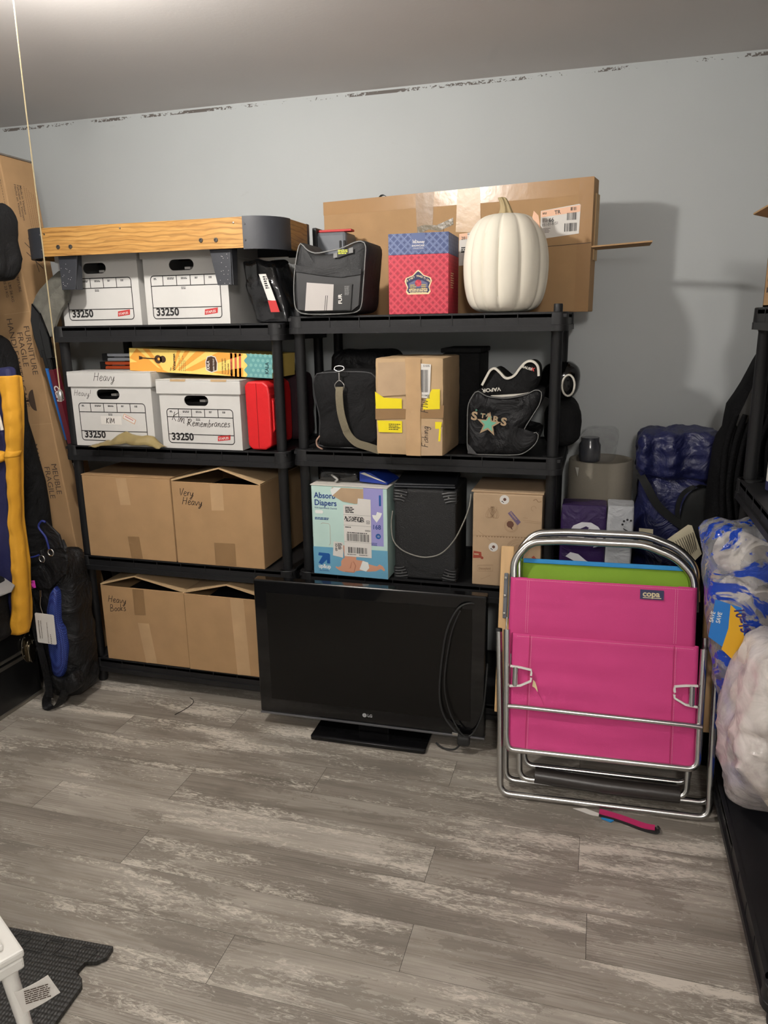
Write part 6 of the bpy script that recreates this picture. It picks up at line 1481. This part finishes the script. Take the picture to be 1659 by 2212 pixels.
# ================================================================ FOREGROUND LEFT
def mat_rubber():
    m = bpy.data.materials.new('diamond_foam'); m.use_nodes = True; t = m.node_tree; b = t.nodes['Principled BSDF']
    b.inputs['Base Color'].default_value = (.020, .019, .018, 1); b.inputs['Roughness'].default_value = .5
    tc = t.nodes.new('ShaderNodeTexCoord').outputs['Object']; mp = mapping(t, tc, (130, 90, 1))
    v = t.nodes.new('ShaderNodeTexVoronoi'); v.inputs['Randomness'].default_value = 0; v.inputs['Scale'].default_value = 1; t.links.new(mp, v.inputs['Vector'])
    bp = t.nodes.new('ShaderNodeBump'); bp.inputs['Strength'].default_value = .9; bp.inputs['Distance'].default_value = .002; bp.invert = True
    t.links.new(v.outputs['Distance'], bp.inputs['Height']); t.links.new(bp.outputs[0], b.inputs['Normal'])
    r_ = ramp(t, [(.2, (.036, .035, .033)), (.5, (.012, .012, .011))]); t.links.new(v.outputs['Distance'], r_.inputs[0]); t.links.new(r_.outputs[0], b.inputs['Base Color'])
    return m
DF = mat_rubber()
r = thing('foam_mat', 'black interlocking foam floor mat with a notched corner at the lower left', 'mat', (-.86, -1.99, 0), .055)
hx, hy, T = .345, .315, .013
def tab(n0, n1, k): 
    return n0 + (n1 - n0) * k
out = [(-hx - .5, -hy - .25), (hx, -hy - .25), (hx, -hy + .12), (hx, .160), (hx, .205), (hx - .012, .222), (hx - .034, .235), (hx - .030, .262), (hx - .006, .268), (hx + .010, .285), (hx + .008, hy), (-hx - .5, hy)]
S().mat(DF).prism(out, (0, 0, 0.0003), (1, 0, 0), (0, 1, 0), (0, 0, T)).build('mat_tile', r, bevel=.002)
D_ = Decal((0, 0, T + .0003), (1, 0, 0), (0, 1, 0))
SEAMC = mat('seam_black', (.004, .004, .004), .9)
def seam(x0, y0, dx, dy, n, L):
    pts = []
    for i in range(n):
        for (a, b_) in ((0, 0), (.38, 0), (.30, .028), (.36, .036), (.74, .036), (.80, .028), (.72, 0)):
            q = (i + a) * L; pts.append((x0 + dx * q - dy * b_, y0 + dy * q + dx * b_))
    D_.line(pts, .0022, SEAMC)
seam(-.80, hy - .052, 1, 0, 13, .088); seam(hx - .052, -hy - .2, 0, 1, 8, .088)
D_.build('seam_lines', r)

r = thing('stool', 'white plastic step stool with a printed care label, cut off by the lower left edge', 'stool', (-.62, -2.10, 0), 0)
A_ = Vector((-.878, .48, 0)); B_ = Vector((-.48, -.878, 0)); Cc = Vector((-.384, -2.035, 0)) - Vector((-.62, -2.10, 0))
M = Matrix((( -A_.x, B_.x, 0, Cc.x), (-A_.y, B_.y, 0, Cc.y), (0, 0, 1, 0), (0, 0, 0, 1)))   # x: towards the near corner from the left, y: towards the viewer
def loc(a, b, z): return Cc + A_ * a + B_ * b + Vector((0, 0, z))
s = S().mat(PLASTW)
def slabq(s, a0, a1, b0, b1, z0, z1):
    vs = [s.bm.verts.new(loc(a, b, z)) for z in (z0, z1) for a, b in ((a0, b0), (a1, b0), (a1, b1), (a0, b1))]
    s._tag([s.bm.faces.new([vs[i] for i in q]) for q in ((3, 2, 1, 0), (4, 5, 6, 7), (0, 1, 5, 4), (1, 2, 6, 5), (2, 3, 7, 6), (3, 0, 4, 7))])
slabq(s, 0, .34, 0, .26, .385, .400); slabq(s, .002, .338, .002, .258, .362, .384); s.build('seat', r, bevel=.004)
s = S().mat(PLASTW); slabq(s, .022, .32, .024, .24, .4005, .410); s.build('raised_tread', r, bevel=.003)
for a, b in ((.022, .022), (.318, .022), (.318, .238), (.022, .238)):
    p = loc(a, b, 0); q = loc(a - (.03 if a < .1 else -.03), b - (.02 if b < .1 else -.02), 0)
    s = S().mat(PLASTW).tube([(p.x, p.y, .362), (p.x, p.y, .340), (p.x + (q.x - p.x) * .3, p.y + (q.y - p.y) * .3, .27)], .014, 16, True, .012)
    s.tube([(p.x + (q.x - p.x) * .3, p.y + (q.y - p.y) * .3, .27), (q.x, q.y, 0.0142)], .0115, 16, True, .011); s.build('leg', r, smooth=50)
p = loc(.022, .022, 0)
lb = S().mat(PAPER).ribbon(smoothpath([(p.x + .008, p.y - .010, .300), (p.x + .024, p.y - .002, .303), (p.x + .044, p.y + .012, .310), (p.x + .062, p.y + .028, .318)]), (0, 0, 1), .046, .0008).build('care_label', r, smooth=50)
D_ = Decal((p.x + .024, p.y - .002, .285), (.038, .030, 0), (.0, .0, 1), lift=.0035)
D_.fine(.002, .040, .040, 7, .0022, INKB, seed=5, gap=.9, jag=.1); D_.build('label_print', lb)
